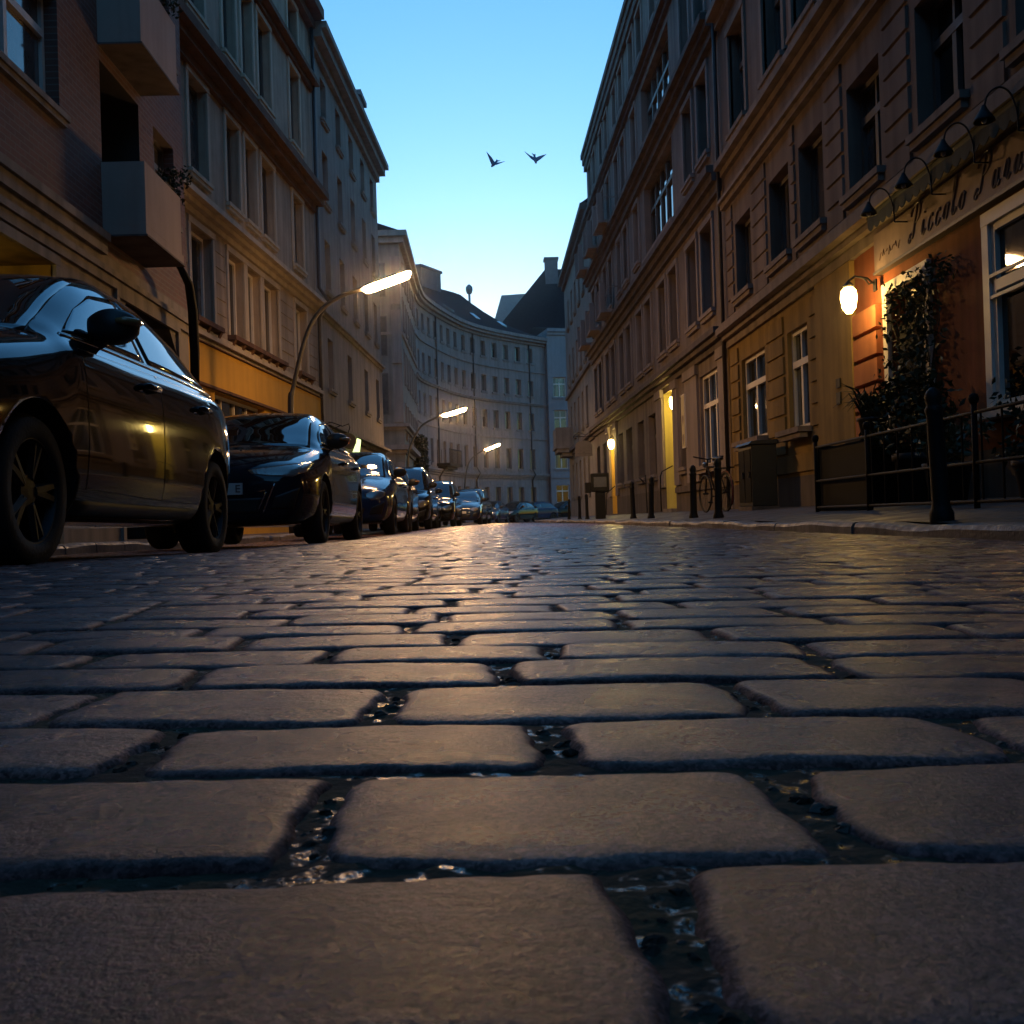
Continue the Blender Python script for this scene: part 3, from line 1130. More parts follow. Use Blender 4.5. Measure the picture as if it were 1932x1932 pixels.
for (a, b) in ((20.45, 19.9), (23.75, 22.45), (27.6, 26.75), (38.3, 37.6), (36.2, 35.6), (25.3, 24.7)):
    mb = MB()
    mb.box(S2(a), S2(b), -.06, .02, 0.85, 3.2)
    mb.box(S2(a) - .04, S2(b) + .04, -.10, .02, 3.203, 3.41)
    r2.part(mb, 'pilaster', M['grey_trim'])
for (za, zb) in ((0.66, 0.80),):
    r2.band('plinth_course', [(0.05, za, zb)], M['plinth'], S2(25.3), r2.L - .02)
for yc in (34.8, 38.0, 41.2):
    for z in (6.95, 9.95):
        mb = MB()
        mb.box(S2(yc + .75), S2(yc - .75), -.62, -.0, z, z + .10)
        for k in range(12):
            x = S2(yc + .7) + k * 1.4 / 11
            mb.tube([(x, -.58, z + .1), (x, -.58, z + .85)], 0.014, 5)
        mb.tube([(S2(yc + .72), -.58, z + .86), (S2(yc - .72), -.58, z + .86)], .025, 6)
        for x in (S2(yc + .72), S2(yc - .72)):
            mb.tube([(x, -.58, z + .86), (x, 0, z + .86)], .02, 6)
            mb.box(x - .08, x + .08, -.66, -.5, z - .02, z + .98)
        r2.part(mb, 'balcony', M['grey_trim'])
roof_on(r2, 4, 0.2, M['roof'])
mb = MB()   # door leaf and step inside the yellow doorway
mb.box(S2(26.62), S2(25.48), 0.95, 1.02, 0.30, 2.5)
d_ = r2.part(mb, 'door', M['frame_d'])
mb = MB()
mb.box(S2(26.66), S2(25.44), -.12, 1.0, 0.16, 0.285)
r2.part(mb, 'doorstep', M['stone'])
mb = MB()
mb.tube([(S2(25.45), -.06, 1.35), (S2(25.62), -.30, 1.22), (S2(25.68), -.34, 1.1), (S2(25.68), -.34, 0.22)], .016, 6)
r2.part(mb, 'handrail', M['iron'], smooth=True)
mb = MB()
mb.tube([(S2(29.6), -.08, 1.05), (S2(28.9), -.36, 1.2), (S2(27.8), -.36, 1.22), (S2(27.7), -.36, .2)], .018, 6)
r2.part(mb, 'handrail', M['iron'], smooth=True)
mb = MB()
mb.tube([(S2(36.4), -.05, 1.2), (S2(36.9), -.3, .95), (S2(36.95), -.32, .2)], .018, 6)
r2.part(mb, 'handrail', M['iron'], smooth=True)

# ------------------------------------------------------------------ R3: last house on the right
r3 = House('gabled_end_house', 'lower grey house closing the right row before the bend', (4.45, 56.8), (4.45, 42.45), 13.2,
           [M['drab'], M['drab']])
for yc in (45.6, 47.8, 50.0, 52.2, 54.4):
    for z0, z1 in ((1.2, 2.9), (4.3, 6.0), (7.2, 8.8), (10.2, 11.7)):
        r3.win(56.8 - yc - .45, 56.8 - yc + .45, z0, z1, 'dark plain nosur')
r3.wall()
r3.band('cornice', [(0.1, 3.4, 3.55), (0.25, 3.553, 3.7)], M['darkband'])
r3.band('string_course', [(0.12, 6.6, 6.75)], M['darkband'])
r3.band('cornice', [(0.15, 12.7, 12.95), (0.35, 12.953, 13.22)], M['darkband'])
mb = MB()
mb.box(0.9, 3.4, -.95, 0, 3.75, 3.9)
mb.box(1.0, 3.3, -.85, 0, 3.55, 3.747)
mb.box(1.2, 3.1, -.6, 0, 3.35, 3.547)
mb.box(0.95, 3.35, -.92, -.84, 3.903, 4.85)
mb.box(0.95, 1.03, -.84, 0, 3.903, 4.85)
mb.box(3.27, 3.35, -.84, 0, 3.903, 4.85)
r3.part(mb, 'balcony', M['drab'])
roof_on(r3, 3.2, 0.3, M['roof'])

# ------------------------------------------------------------------ B1: brick house with balconies, left, nearest
S4 = lambda y: y + 14.0
b1 = House('brick_house', 'dark brick house with pale box balconies, nearest on the left', (-5.45, -14.0), (-5.45, 18.9), 15.8,
           [M['brick'], M['stone'], M['ochre'], M['dark_recess'], M['stone']])
b1.zbreaks = [4.15]
b1.matf = lambda x, z: 1 if z < 4.15 else 0
b1.hole(S4(8.6), S4(13.06), -0.1, 3.55, 4.5, True, 2)
b1.hole(S4(15.3), S4(18.15), -0.1, 3.62, 1.6, True, 3)
b1.hole(S4(4.0), S4(7.4), -0.1, 3.5, 1.6, True, 3)
for z0 in (5.6, 8.45, 11.3):
    for (a, b) in ((11.2, 13.42), (6.4, 8.6), (1.6, 3.8), (-4, -1.8)):
        b1.win(S4(a), S4(b), z0, z0 + 1.55, 'nosur')
for z0 in (4.62, 7.45, 10.3):
    b1.hole(S4(14.86), S4(16.5), z0, z0 + 2.35, 1.2, True, 3)
    b1.win(S4(17.2), S4(18.3), z0 + .9, z0 + 2.3, 'nosur dark')
b1.wall()
b1.band('string_course', [(0.05, 3.72, 3.86), (0.09, 3.863, 3.95)], M['stone'])
b1.band('string_course', [(0.07, 4.12, 4.30), (0.12, 4.303, 4.42)], M['stone'], 0, S4(14.8))
for (a, b) in ((15.3, 18.15), (4.0, 7.4)):
    for x, d in ((S4(a), 1), (S4(b), -1)):
        mb = MB()
        mb.prism([(x, 3.62), (x + .38 * d, 3.62), (x, 3.24)], -.002, 1.5, 'y')
        b1.part(mb, 'corbel', M['stone'])
mb = MB()
for (a, b, t) in ((15.3, 18.15, 3.62), (8.6, 13.06, 3.55)):
    mb.box(S4(a) - .12, S4(a) - .0, -.05, .02, 0, t)
    mb.box(S4(b), S4(b) + .12, -.05, .02, 0, t)
    mb.box(S4(a) - .12, S4(b) + .12, -.052, .02, t + .002, t + .13)
b1.part(mb, 'archway_trim', M['stone'])
for z in (4.42, 7.2, 10.05):
    mb = MB()
    a, b, o = S4(14.82), S4(16.62), 0.62
    mb.box(a, b, -o, 0.02, z, z + .14)
    mb.prism([(a, -o), (b - .1, -o), (b, -o + .1), (b, 0.0), (b - .08, 0.0), (b - .08, -o + .13), (b - .13, -o + .08), (a + .08, -o + .08), (a + .08, 0.0), (a, 0.0)], z + .142, z + 1.05, 'z')
    bal = b1.part(mb, 'balcony', M['balcony'])
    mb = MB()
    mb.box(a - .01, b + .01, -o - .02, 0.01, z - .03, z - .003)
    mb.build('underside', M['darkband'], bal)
mb = MB()
mb.box(S4(9.3), S4(12.3), 1.0, 1.1, 3.36, 3.46)
b1.part(mb, 'passage_tube_light', M['glow_pass'])
mb = MB()
mb.tube([(S4(16.9), -.45, 4.5), (S4(17.5), -.44, 4.32), (S4(17.75), -.42, 3.9), (S4(17.8), -.42, 3.2), (S4(17.8), -.40, 2.35)], [.05, .075, .085, .085, .075], 10)
b1.part(mb, 'furled_banner', M['screen'], smooth=True)
roof_on(b1, 1.0, 0.3, M['roof'])

# ------------------------------------------------------------------ B2: cream house with amber fascia
o2, e2 = (-5.93, 18.93), (-5.0, 30.58)
b2 = House('cream_house', 'cream house with an amber shop fascia and brown bracketed sills', o2, e2, 15.6,
           [M['cream'], M['fascia'], M['cream_trim']])
k2 = math.dist(o2, e2) / (30.58 - 18.93)
S5 = lambda y: (y - 18.93) * k2
b2.zbreaks = [3.98]
b2.matf = lambda x, z: 1 if z < 3.98 else 0
wl = [(20.42, 21.66), (22.65, 23.72), (23.96, 25.0), (25.24, 26.5), (28.1, 29.3)]
for (a, b) in wl:
    b2.win(S5(a), S5(b), 4.38, 6.24, 'nosill plain')
for (a, b) in wl:
    for z0, z1 in ((7.35, 9.3), (10.75, 12.9), (13.6, 14.8)):
        b2.win(S5(a) + .1, S5(b) - .1, z0, z1, 'plain dark' + (' curtain' if (int(a) + int(z0)) % 3 == 0 else ''))
b2.win(S5(21.6), S5(25.1), 0.9, 3.02, 'shop nosur')
b2.win(S5(26.2), S5(27.3), 0.2, 2.95, 'nosur dark nosill')
b2.win(S5(28.0), S5(29.9), 0.9, 2.95, 'shop nosur dark')
b2.wall()
b2.rustic(0.1, b2.L - .1, 4.05, 6.36, 0.33, M['cream'], out=.018, gap=.022)
b2.band('cornice', [(0.05, 3.93, 4.02), (0.16, 4.023, 4.12), (0.10, 4.123, 4.2)], M['cream_trim'])
b2.band('fascia_board', [(0.07, 3.10, 3.90)], M['fascia'])
b2.band('fascia_trim', [(0.10, 3.04, 3.097), (0.12, 3.903, 3.927)], M['brown'])
b2.band('cornice', [(0.08, 6.42, 6.55), (0.20, 6.553, 6.66), (0.34, 6.663, 6.78)], M['cream_trim'])
b2.band('balcony_cornice', [(0.12, 9.42, 9.62), (0.32, 9.623, 9.8), (0.48, 9.803, 10.0)], M['brown'])
b2.band('string_course', [(0.12, 13.05, 13.2), (0.3, 13.203, 13.34)], M['brown'])
b2.band('cornice', [(0.2, 14.95, 15.2), (0.5, 15.203, 15.5)], M['brown'])
for (a, b) in ((20.42, 21.66), (22.65, 26.5), (28.1, 29.3)):
    mb = MB()
    x0, x1 = S5(a) - .14, S5(b) + .14
    mb.box(x0, x1, -.20, .1, 4.27, 4.37)
    n = max(2, int((x1 - x0) / .62) + 1)
    for k in range(n):
        x = x0 + .10 + (x1 - x0 - .2) * k / (n - 1)
        mb.prism([(-.17, 4.267), (0.0, 4.267), (0.0, 3.98), (-.06, 4.02), (-.10, 4.14)], x - .06, x + .06, 'x')
    b2.part(mb, 'bracketed_sill', M['brown'])
mb = MB()
mb.tube([(b2.L - .08, -.09, 0.1), (b2.L - .08, -.09, 6.3), (b2.L - .08, -.40, 6.75), (b2.L - .08, -.12, 7.2), (b2.L - .08, -.12, 15.2)], .055, 8)
b2.part(mb, 'downpipe', M['pipe'], smooth=True)
roof_on(b2, 0.8, .4, M['roof'])

# ------------------------------------------------------------------ B3: drab plaster house
b3 = House('drab_house', 'tall plain house of drab plaster with a chimney on its far end', (-5.0, 30.6), (-4.4, 43.2), 15.2,
           [M['drab'], M['drab']])
for yc in (1.9, 4.3, 6.7, 9.1, 11.3):
    for z0, z1 in ((7.5, 9.1), (10.3, 11.9), (12.9, 14.2)):
        b3.win(yc - .42, yc + .42, z0, z1, 'plain nosur dark')
for yc in (1.9, 5.2, 8.6, 11.3):
    b3.win(yc - .4, yc + .4, 4.4, 6.0, 'plain nosur dark')
    b3.win(yc - .7, yc + .7, 0.7, 2.6, 'plain nosur dark')
b3.wall()
b3.band('string_course', [(0.06, 6.52, 6.62), (0.16, 6.623, 6.72)], M['drab'])
b3.band('string_course', [(0.10, 3.0, 3.12), (0.30, 3.123, 3.22)], M['drab'])
b3.band('cornice', [(0.15, 14.5, 14.75), (0.4, 14.753, 15.0), (0.55, 15.003, 15.2)], M['drab'])
mb = MB()
mb.box(10.4, 11.6, 0.25, 1.6, 15.2, 17.3)
mb.box(10.3, 11.7, 0.15, 1.7, 17.303, 17.5)
b3.part(mb, 'chimney', M['chimney'])
roof_on(b3, 0.7, .4, M['roof'], back=9)

# ------------------------------------------------------------------ B4: corner house past the side street
b4 = House('corner_house', 'corner house with stone ledges turning towards the side street', (-4.4, 53.8), (-4.5, 65.9), 15.4,
           [M['drab'], M['drab'], M['grey_trim']], D=12)
for yc in (1.6, 3.6, 5.6, 7.6, 9.6, 11.2):
    for z0, z1 in ((1.4, 2.9), (4.7, 6.4), (7.7, 9.3), (10.6, 12.1), (13.1, 14.2)):
        b4.win(yc - .4, yc + .4, z0, z1, 'plain dark')
b4.wall()
mb = MB()
for (out, z0, z1) in ((0.12, 3.75, 3.95), (0.42, 3.953, 4.2), (0.12, 5.0, 5.15), (0.3, 5.153, 5.32), (0.1, 10.0, 10.15), (0.25, 14.8, 15.1), (0.45, 15.103, 15.4)):
    mb.box(-out, b4.L, -out, 0.02, z0, z1)
    mb.box(-out, 0.02, 0.022, 12, z0, z1)
b4.part(mb, 'ledge', M['grey_trim'])
for z0, z1 in ((1.4, 3.0), (5.8, 8.0), (8.9, 11.0), (12, 13.8)):
    mb = MB()
    mb.box(-.03, .04, 0.75, 1.12, z0, z1)
    w_ = b4.part(mb, 'window', M['frame_d'])
    mb = MB()
    mb.box(-.045, -.031, 0.80, 1.07, z0 + .07, z1 - .07)
    mb.build('pane', M['curtain_pane'], w_)
    mb = MB()
    mb.box(-.12, .02, 1.32, 1.62, z0 - .4, z1 + .3)
    mb.box(-.12, .02, 0.0, 0.5, z0 - .4, z1 + .3)
    b4.part(mb, 'pilaster', M['grey_trim'])
roof_on(b4, 2.2, .3, M['roof'], back=12)
mb = MB()
mb.box(.5, 4.5, 1.5, 5, 16.2, 18.0)
b4.part(mb, 'dormer', M['roof'])

# ------------------------------------------------------------------ E: curved house closing the view
ec = Curve([(-4.6, 66.0), (-4.45, 69.0), (-3.5, 73.3), (-2.05, 78.0), (-0.3, 81.3), (2.4, 84.7), (5.3, 87.7)])
en = House('curved_house', 'long curved house of pale grey plaster closing the far end of the street', (0, 0), (1, 0), 15.4,
           [M['bluegrey'], M['bluegrey'], M['bluegrey']], D=9, curve=ec)
x = 1.0
k = 0
while x < en.L - 1.0:
    for j, (z0, z1) in enumerate(((1.35, 2.75), (4.25, 5.95), (7.5, 8.95), (10.4, 11.7), (13.2, 14.4))):
        st = ('nosur plain dark nosill' if j in (0,) else 'plain dark nosur') + (' curtain' if random.random() < .65 else '')
        en.win(x - .34, x + .34, z0, z1, st)
    x += 1.52
en.wall()
en.band('cornice', [(0.12, 3.45, 3.6), (0.26, 3.603, 3.72), (0.36, 3.723, 3.86)], M['bluegrey'])
en.band('string_course', [(0.10, 6.75, 6.9)], M['bluegrey'])
en.band('string_course', [(0.14, 9.6, 9.72), (0.22, 9.723, 9.8)], M['bluegrey'])
en.band('string_course', [(0.10, 12.4, 12.52)], M['bluegrey'])
en.band('cornice', [(0.15, 14.75, 14.95), (0.4, 14.953, 15.15), (0.55, 15.153, 15.42)], M['bluegrey'])
for xp in (7.0, 14.6, 22.1):
    mb = MB()
    mb.tube([en.map(xp, -.08, z) for z in (0.1, 3.3)] + [en.map(xp, -.42, 3.8)] + [en.map(xp, -.10, 4.3), en.map(xp, -.10, 14.7)], .06, 6)
    mb.build('downpipe', M['pipe'], en.root, smooth=True)
en.rustic(0.1, en.L - .1, 0.3, 3.3, 0.42, M['bluegrey'], out=.025, gap=.04)
mb = MB()
cuts = list(np.linspace(0, en.L, 26))
def ridge(x):
    return lerp([0, 7, 14, 18.5, 22.5, 26, en.L], [18.5, 18.7, 19.2, 19.2, 17.5, 16.0, 15.7], x)
for i in range(len(cuts) - 1):
    a, b = cuts[i], cuts[i + 1]
    mb.quad((a, -.5, 15.43), (b, -.5, 15.43), (b, 4.2, ridge(b)), (a, 4.2, ridge(a)))
    mb.quad((a, 4.2, ridge(a)), (b, 4.2, ridge(b)), (b, 9, 15.43), (a, 9, 15.43))
mb.add([(en.L, -.5, 15.43), (en.L, 4.2, ridge(en.L)), (en.L, 9, 15.43)], [(0, 1, 2)])
rf = en.part(mb, 'roof', M['roof'])
mb = MB()
mb.box(13.4, 15.8, 3.6, 4.8, 17.5, 20.2)
mb.box(13.3, 15.9, 3.5, 4.9, 20.203, 20.4)
mb.build('chimney', M['chimney'], rf, mapf=en.map)
mb = MB()
p_ = en.map(19.4, 3.9, 0)
mb.lathe([(0.10, 18.2), (0.10, 19.25), (0.22, 19.3), (0.30, 19.6), (0.28, 19.85), (0.1, 20.05)], 10, 0, (p_[0], p_[1], 0))
mb.build('vent_cowl', M['lead'], rf, smooth=False)
for xs_ in (5.5, 9.2, 12.5, 16.4, 19.8):
    mb = MB()
    zz = lambda yy: 15.43 + (ridge(xs_) - 15.43) * (yy + .5) / 4.7
    y0, y1 = 0.5, 1.15
    mb.add([(xs_ - .3, y0, zz(y0) + .05), (xs_ + .3, y0, zz(y0) + .05), (xs_ + .3, y1, zz(y1) + .05), (xs_ - .3, y1, zz(y1) + .05), (xs_ - .3, y0, zz(y0) - .1), (xs_ + .3, y0, zz(y0) - .1), (xs_ + .3, y1, zz(y1) - .1), (xs_ - .3, y1, zz(y1) - .1)],
           [(0, 1, 2, 3), (0, 4, 5, 1), (1, 5, 6, 2), (2, 6, 7, 3), (3, 7, 4, 0)])
    mb.build('skylight', M['glass'], rf, mapf=en.map)
# portal with iron balcony over the curved house's door
mb = MB()
mb.box(6.6, 9.6, -1.0, 0, 4.05, 4.25)
mb.box(6.9, 9.3, -.7, 0, 3.85, 4.047)
for k in range(16):
    xx = 6.65 + k * 2.9 / 15
    mb.tube([(xx, -.95, 4.25), (xx, -.95, 5.2)], .02, 5)
for k in range(4):
    for xx in (6.65, 9.55):
        mb.tube([(xx, -.95 + .3 * k, 4.25), (xx, -.95 + .3 * k, 5.2)], .02, 5)
mb.box(6.62, 9.58, -.98, -.92, 5.2, 5.26)
en.part(mb, 'balcony', M['iron'])

# E2: white house beyond, E3: dark roofed house behind
e2h = House('white_house', 'narrow white house with crossbar windows beside the curved house', (5.2, 86.9), (12.5, 88.5), 16.2, [M['white_pl'], M['white_pl']])
for (a, b) in ((.45, 1.6), (2.4, 3.5), (4.4, 5.5)):
    for z0, z1 in ((1.4, 2.9), (4.3, 6.3), (7.4, 9.3), (10.4, 12.1)):
        e2h.win(a, b, z0, z1, 'nosur')
e2h.wall()
e2h.band('string_course', [(0.1, 3.5, 3.7)], M['white_pl'])
e2h.band('cornice', [(0.15, 15.7, 15.95), (0.3, 15.953, 16.22)], M['white_pl'])
roof_on(e2h, 1.0, .2, M['roof'])
e3 = thing('dark_roofed_house', 'house with a steep dark roof and tall chimney rising behind the curved house', 'building', (0, 0, 0))
mb = MB()
mb.box(0.5, 16, 97, 110, -.5, 14.8)
mb.build('wall', M['bluegrey'], e3)
mb = MB()
ev = 15.0
mb.add([(-1.5, 96.2, ev), (16.5, 96.2, ev), (16.5, 110.5, ev), (-1.5, 110.5, ev), (6.1, 101.5, 24.8), (14, 101.5, 24.9), (14, 105, 24.9), (6.1, 105, 24.8)],
       [(0, 1, 5, 4), (1, 2, 6, 5), (2, 3, 7, 6), (3, 0, 4, 7), (4, 5, 6, 7)])
rf3 = mb.build('roof', M['roof'], e3)
mb = MB()
mb.box(6.1, 7.35, 100.6, 101.8, 21.5, 25.6)
mb.box(6.0, 7.45, 100.5, 101.9, 25.603, 25.8)
mb.build('chimney', M['chimney'], rf3)
mb = MB()
mb.add([(0.8, 97.6, 17.6), (1.35, 97.6, 17.9), (1.35, 98.1, 18.6), (0.8, 98.1, 18.3), (0.8, 97.6, 17.4), (1.35, 97.6, 17.7), (1.35, 98.1, 18.4), (0.8, 98.1, 18.1)],
       [(0, 1, 2, 3), (0, 4, 5, 1), (1, 5, 6, 2), (2, 6, 7, 3), (3, 7, 4, 0)])
mb.build('skylight', M['glass'], rf3)
e4 = thing('grey_gabled_house', 'pale grey gable seen in the notch between the dark roofs', 'building', (0, 0, 0))
mb = MB()
mb.box(1.0, 9, 112, 120, -.5, 20.5)
mb.build('wall', M['bluegrey'], e4)
mb = MB()
mb.prism([(0.6, 20.5), (1.9, 24.6), (6.5, 24.8), (9.3, 20.5)], 111.7, 120.3, 'y')
mb.build('roof', M['lead'], e4)

# unseen plain house added behind the camera to block the low sky
rr = House('sky_block_house', 'plain unseen house added behind the camera to block the low sky', (14.0, -24.0), (-14.0, -24.0), 16.0, [M['drab'], M['drab']])
for k in range(12):
    for z0 in (1.2, 4.4, 7.6, 10.8):
        rr.win(1.2 + k * 2.2, 2.3 + k * 2.2, z0, z0 + 1.8, 'plain dark nosur')
rr.wall()
roof_on(rr, 3, .3, M['roof'])


# ------------------------------------------------------------------ cars
def pchip(xs, ys, x):
    xs, ys = np.asarray(xs, float), np.asarray(ys, float)
    h = np.diff(xs)
    d = np.diff(ys) / h
    m = np.zeros_like(ys)
    for i in range(1, len(xs) - 1):
        if d[i - 1] * d[i] > 0:
            w1, w2 = 2 * h[i] + h[i - 1], h[i] + 2 * h[i - 1]
            m[i] = (w1 + w2) / (w1 / d[i - 1] + w2 / d[i])
    m[0], m[-1] = d[0], d[-1]
    i = np.clip(np.searchsorted(xs, x) - 1, 0, len(xs) - 2)
    t = (x - xs[i]) / h[i]
    return ((2 * t**3 - 3 * t**2 + 1) * ys[i] + (t**3 - 2 * t**2 + t) * h[i] * m[i] + (-2 * t**3 + 3 * t**2) * ys[i + 1] + (t**3 - t**2) * h[i] * m[i + 1])


# stations: y, zbot, w_sill, w_mid, z_mid, w_shoulder, z_shoulder, w_belt, z_belt, w_top, z_top, crown
HATCH = [
    (0.00, .30, .50, .56, .45, .54, .56, .50, .62, .34, .65, .01),
    (0.04, .24, .62, .70, .46, .68, .60, .62, .69, .42, .73, .012),
    (0.16, .21, .74, .82, .48, .79, .67, .72, .77, .50, .81, .015),
    (0.40, .20, .82, .875, .50, .855, .70, .76, .84, .48, .90, .025),
    (0.80, .20, .87, .90, .52, .885, .78, .79, .93, .50, .99, .03),
    (1.10, .20, .87, .90, .54, .885, .85, .81, .98, .56, 1.05, .03),
    (1.30, .20, .87, .90, .56, .885, .935, .83, .995, .66, 1.14, .04),
    (1.65, .20, .87, .90, .56, .885, .945, .83, 1.005, .655, 1.33, .045),
    (2.00, .20, .87, .90, .56, .885, .95, .83, 1.01, .63, 1.475, .045),
    (2.35, .20, .87, .90, .56, .885, .955, .83, 1.02, .61, 1.545, .04),
    (2.80, .20, .87, .90, .56, .885, .965, .83, 1.035, .60, 1.555, .035),
    (3.30, .20, .87, .90, .57, .885, .98, .82, 1.05, .575, 1.515, .03),
    (3.70, .21, .86, .89, .58, .875, 1.0, .80, 1.065, .55, 1.43, .03),
    (3.98, .24, .83, .87, .60, .85, .98, .77, 1.06, .53, 1.26, .025),
    (4.14, .28, .78, .83, .62, .81, .94, .72, 1.02, .50, 1.08, .02),
    (4.23, .34, .66, .74, .62, .72, .86, .62, .92, .42, .95, .015),
    (4.26, .42, .54, .60, .62, .58, .78, .50, .82, .34, .84, .01),
]
VAN = [
    (0.00, .32, .56, .62, .48, .60, .62, .56, .72, .36, .76, .01),
    (0.05, .26, .70, .78, .50, .75, .70, .68, .80, .46, .84, .012),
    (0.20, .22, .80, .87, .54, .84, .80, .77, .90, .54, .94, .015),
    (0.55, .21, .87, .91, .58, .89, .92, .82, .99, .58, 1.04, .02),
    (0.95, .21, .88, .92, .60, .90, 1.0, .84, 1.06, .62, 1.12, .03),
    (1.15, .21, .88, .92, .60, .90, 1.02, .85, 1.08, .70, 1.26, .04),
    (1.50, .21, .88, .92, .60, .90, 1.03, .85, 1.09, .70, 1.56, .045),
    (1.85, .21, .88, .92, .60, .90, 1.04, .85, 1.10, .69, 1.76, .045),
    (2.30, .21, .88, .92, .60, .90, 1.04, .85, 1.10, .68, 1.84, .04),
    (3.00, .21, .88, .92, .60, .90, 1.04, .85, 1.10, .68, 1.86, .035),
    (3.80, .21, .88, .92, .60, .90, 1.05, .85, 1.10, .68, 1.84, .03),
    (4.20, .23, .87, .91, .62, .89, 1.05, .84, 1.10, .66, 1.78, .03),
    (4.38, .28, .83, .88, .64, .86, 1.03, .80, 1.09, .62, 1.62, .02),
    (4.46, .34, .74, .80, .64, .78, .98, .72, 1.04, .54, 1.2, .015),
    (4.50, .42, .60, .66, .64, .64, .88, .58, .94, .42, 1.0, .01),
]


def stretch(st, zk=1.0, wk=1.0, hk=1.0, lk=1.0):
    """variants: zk scales heights above the sill, hk the roof part above the belt"""
    out = []
    for s in st:
        s = list(s)
        s[0] *= lk
        belt = s[8] * zk
        for i in (2, 3, 5, 7, 9):
            s[i] *= wk
        for i in (4, 6):
            s[i] *= zk
        s[10] = belt + (s[10] - s[8]) * hk
        s[8] = belt
        out.append(tuple(s))
    return out


def chaikin(P, n):
    for _ in range(n):
        Q = [P[0]]
        for i in range(len(P) - 1):
            a, b = P[i], P[i + 1]
            if i > 0:
                Q.append(0.75 * a + 0.25 * b)
            if i < len(P) - 2:
                Q.append(0.25 * a + 0.75 * b)
        Q.append(P[-1])
        P = Q
    return P


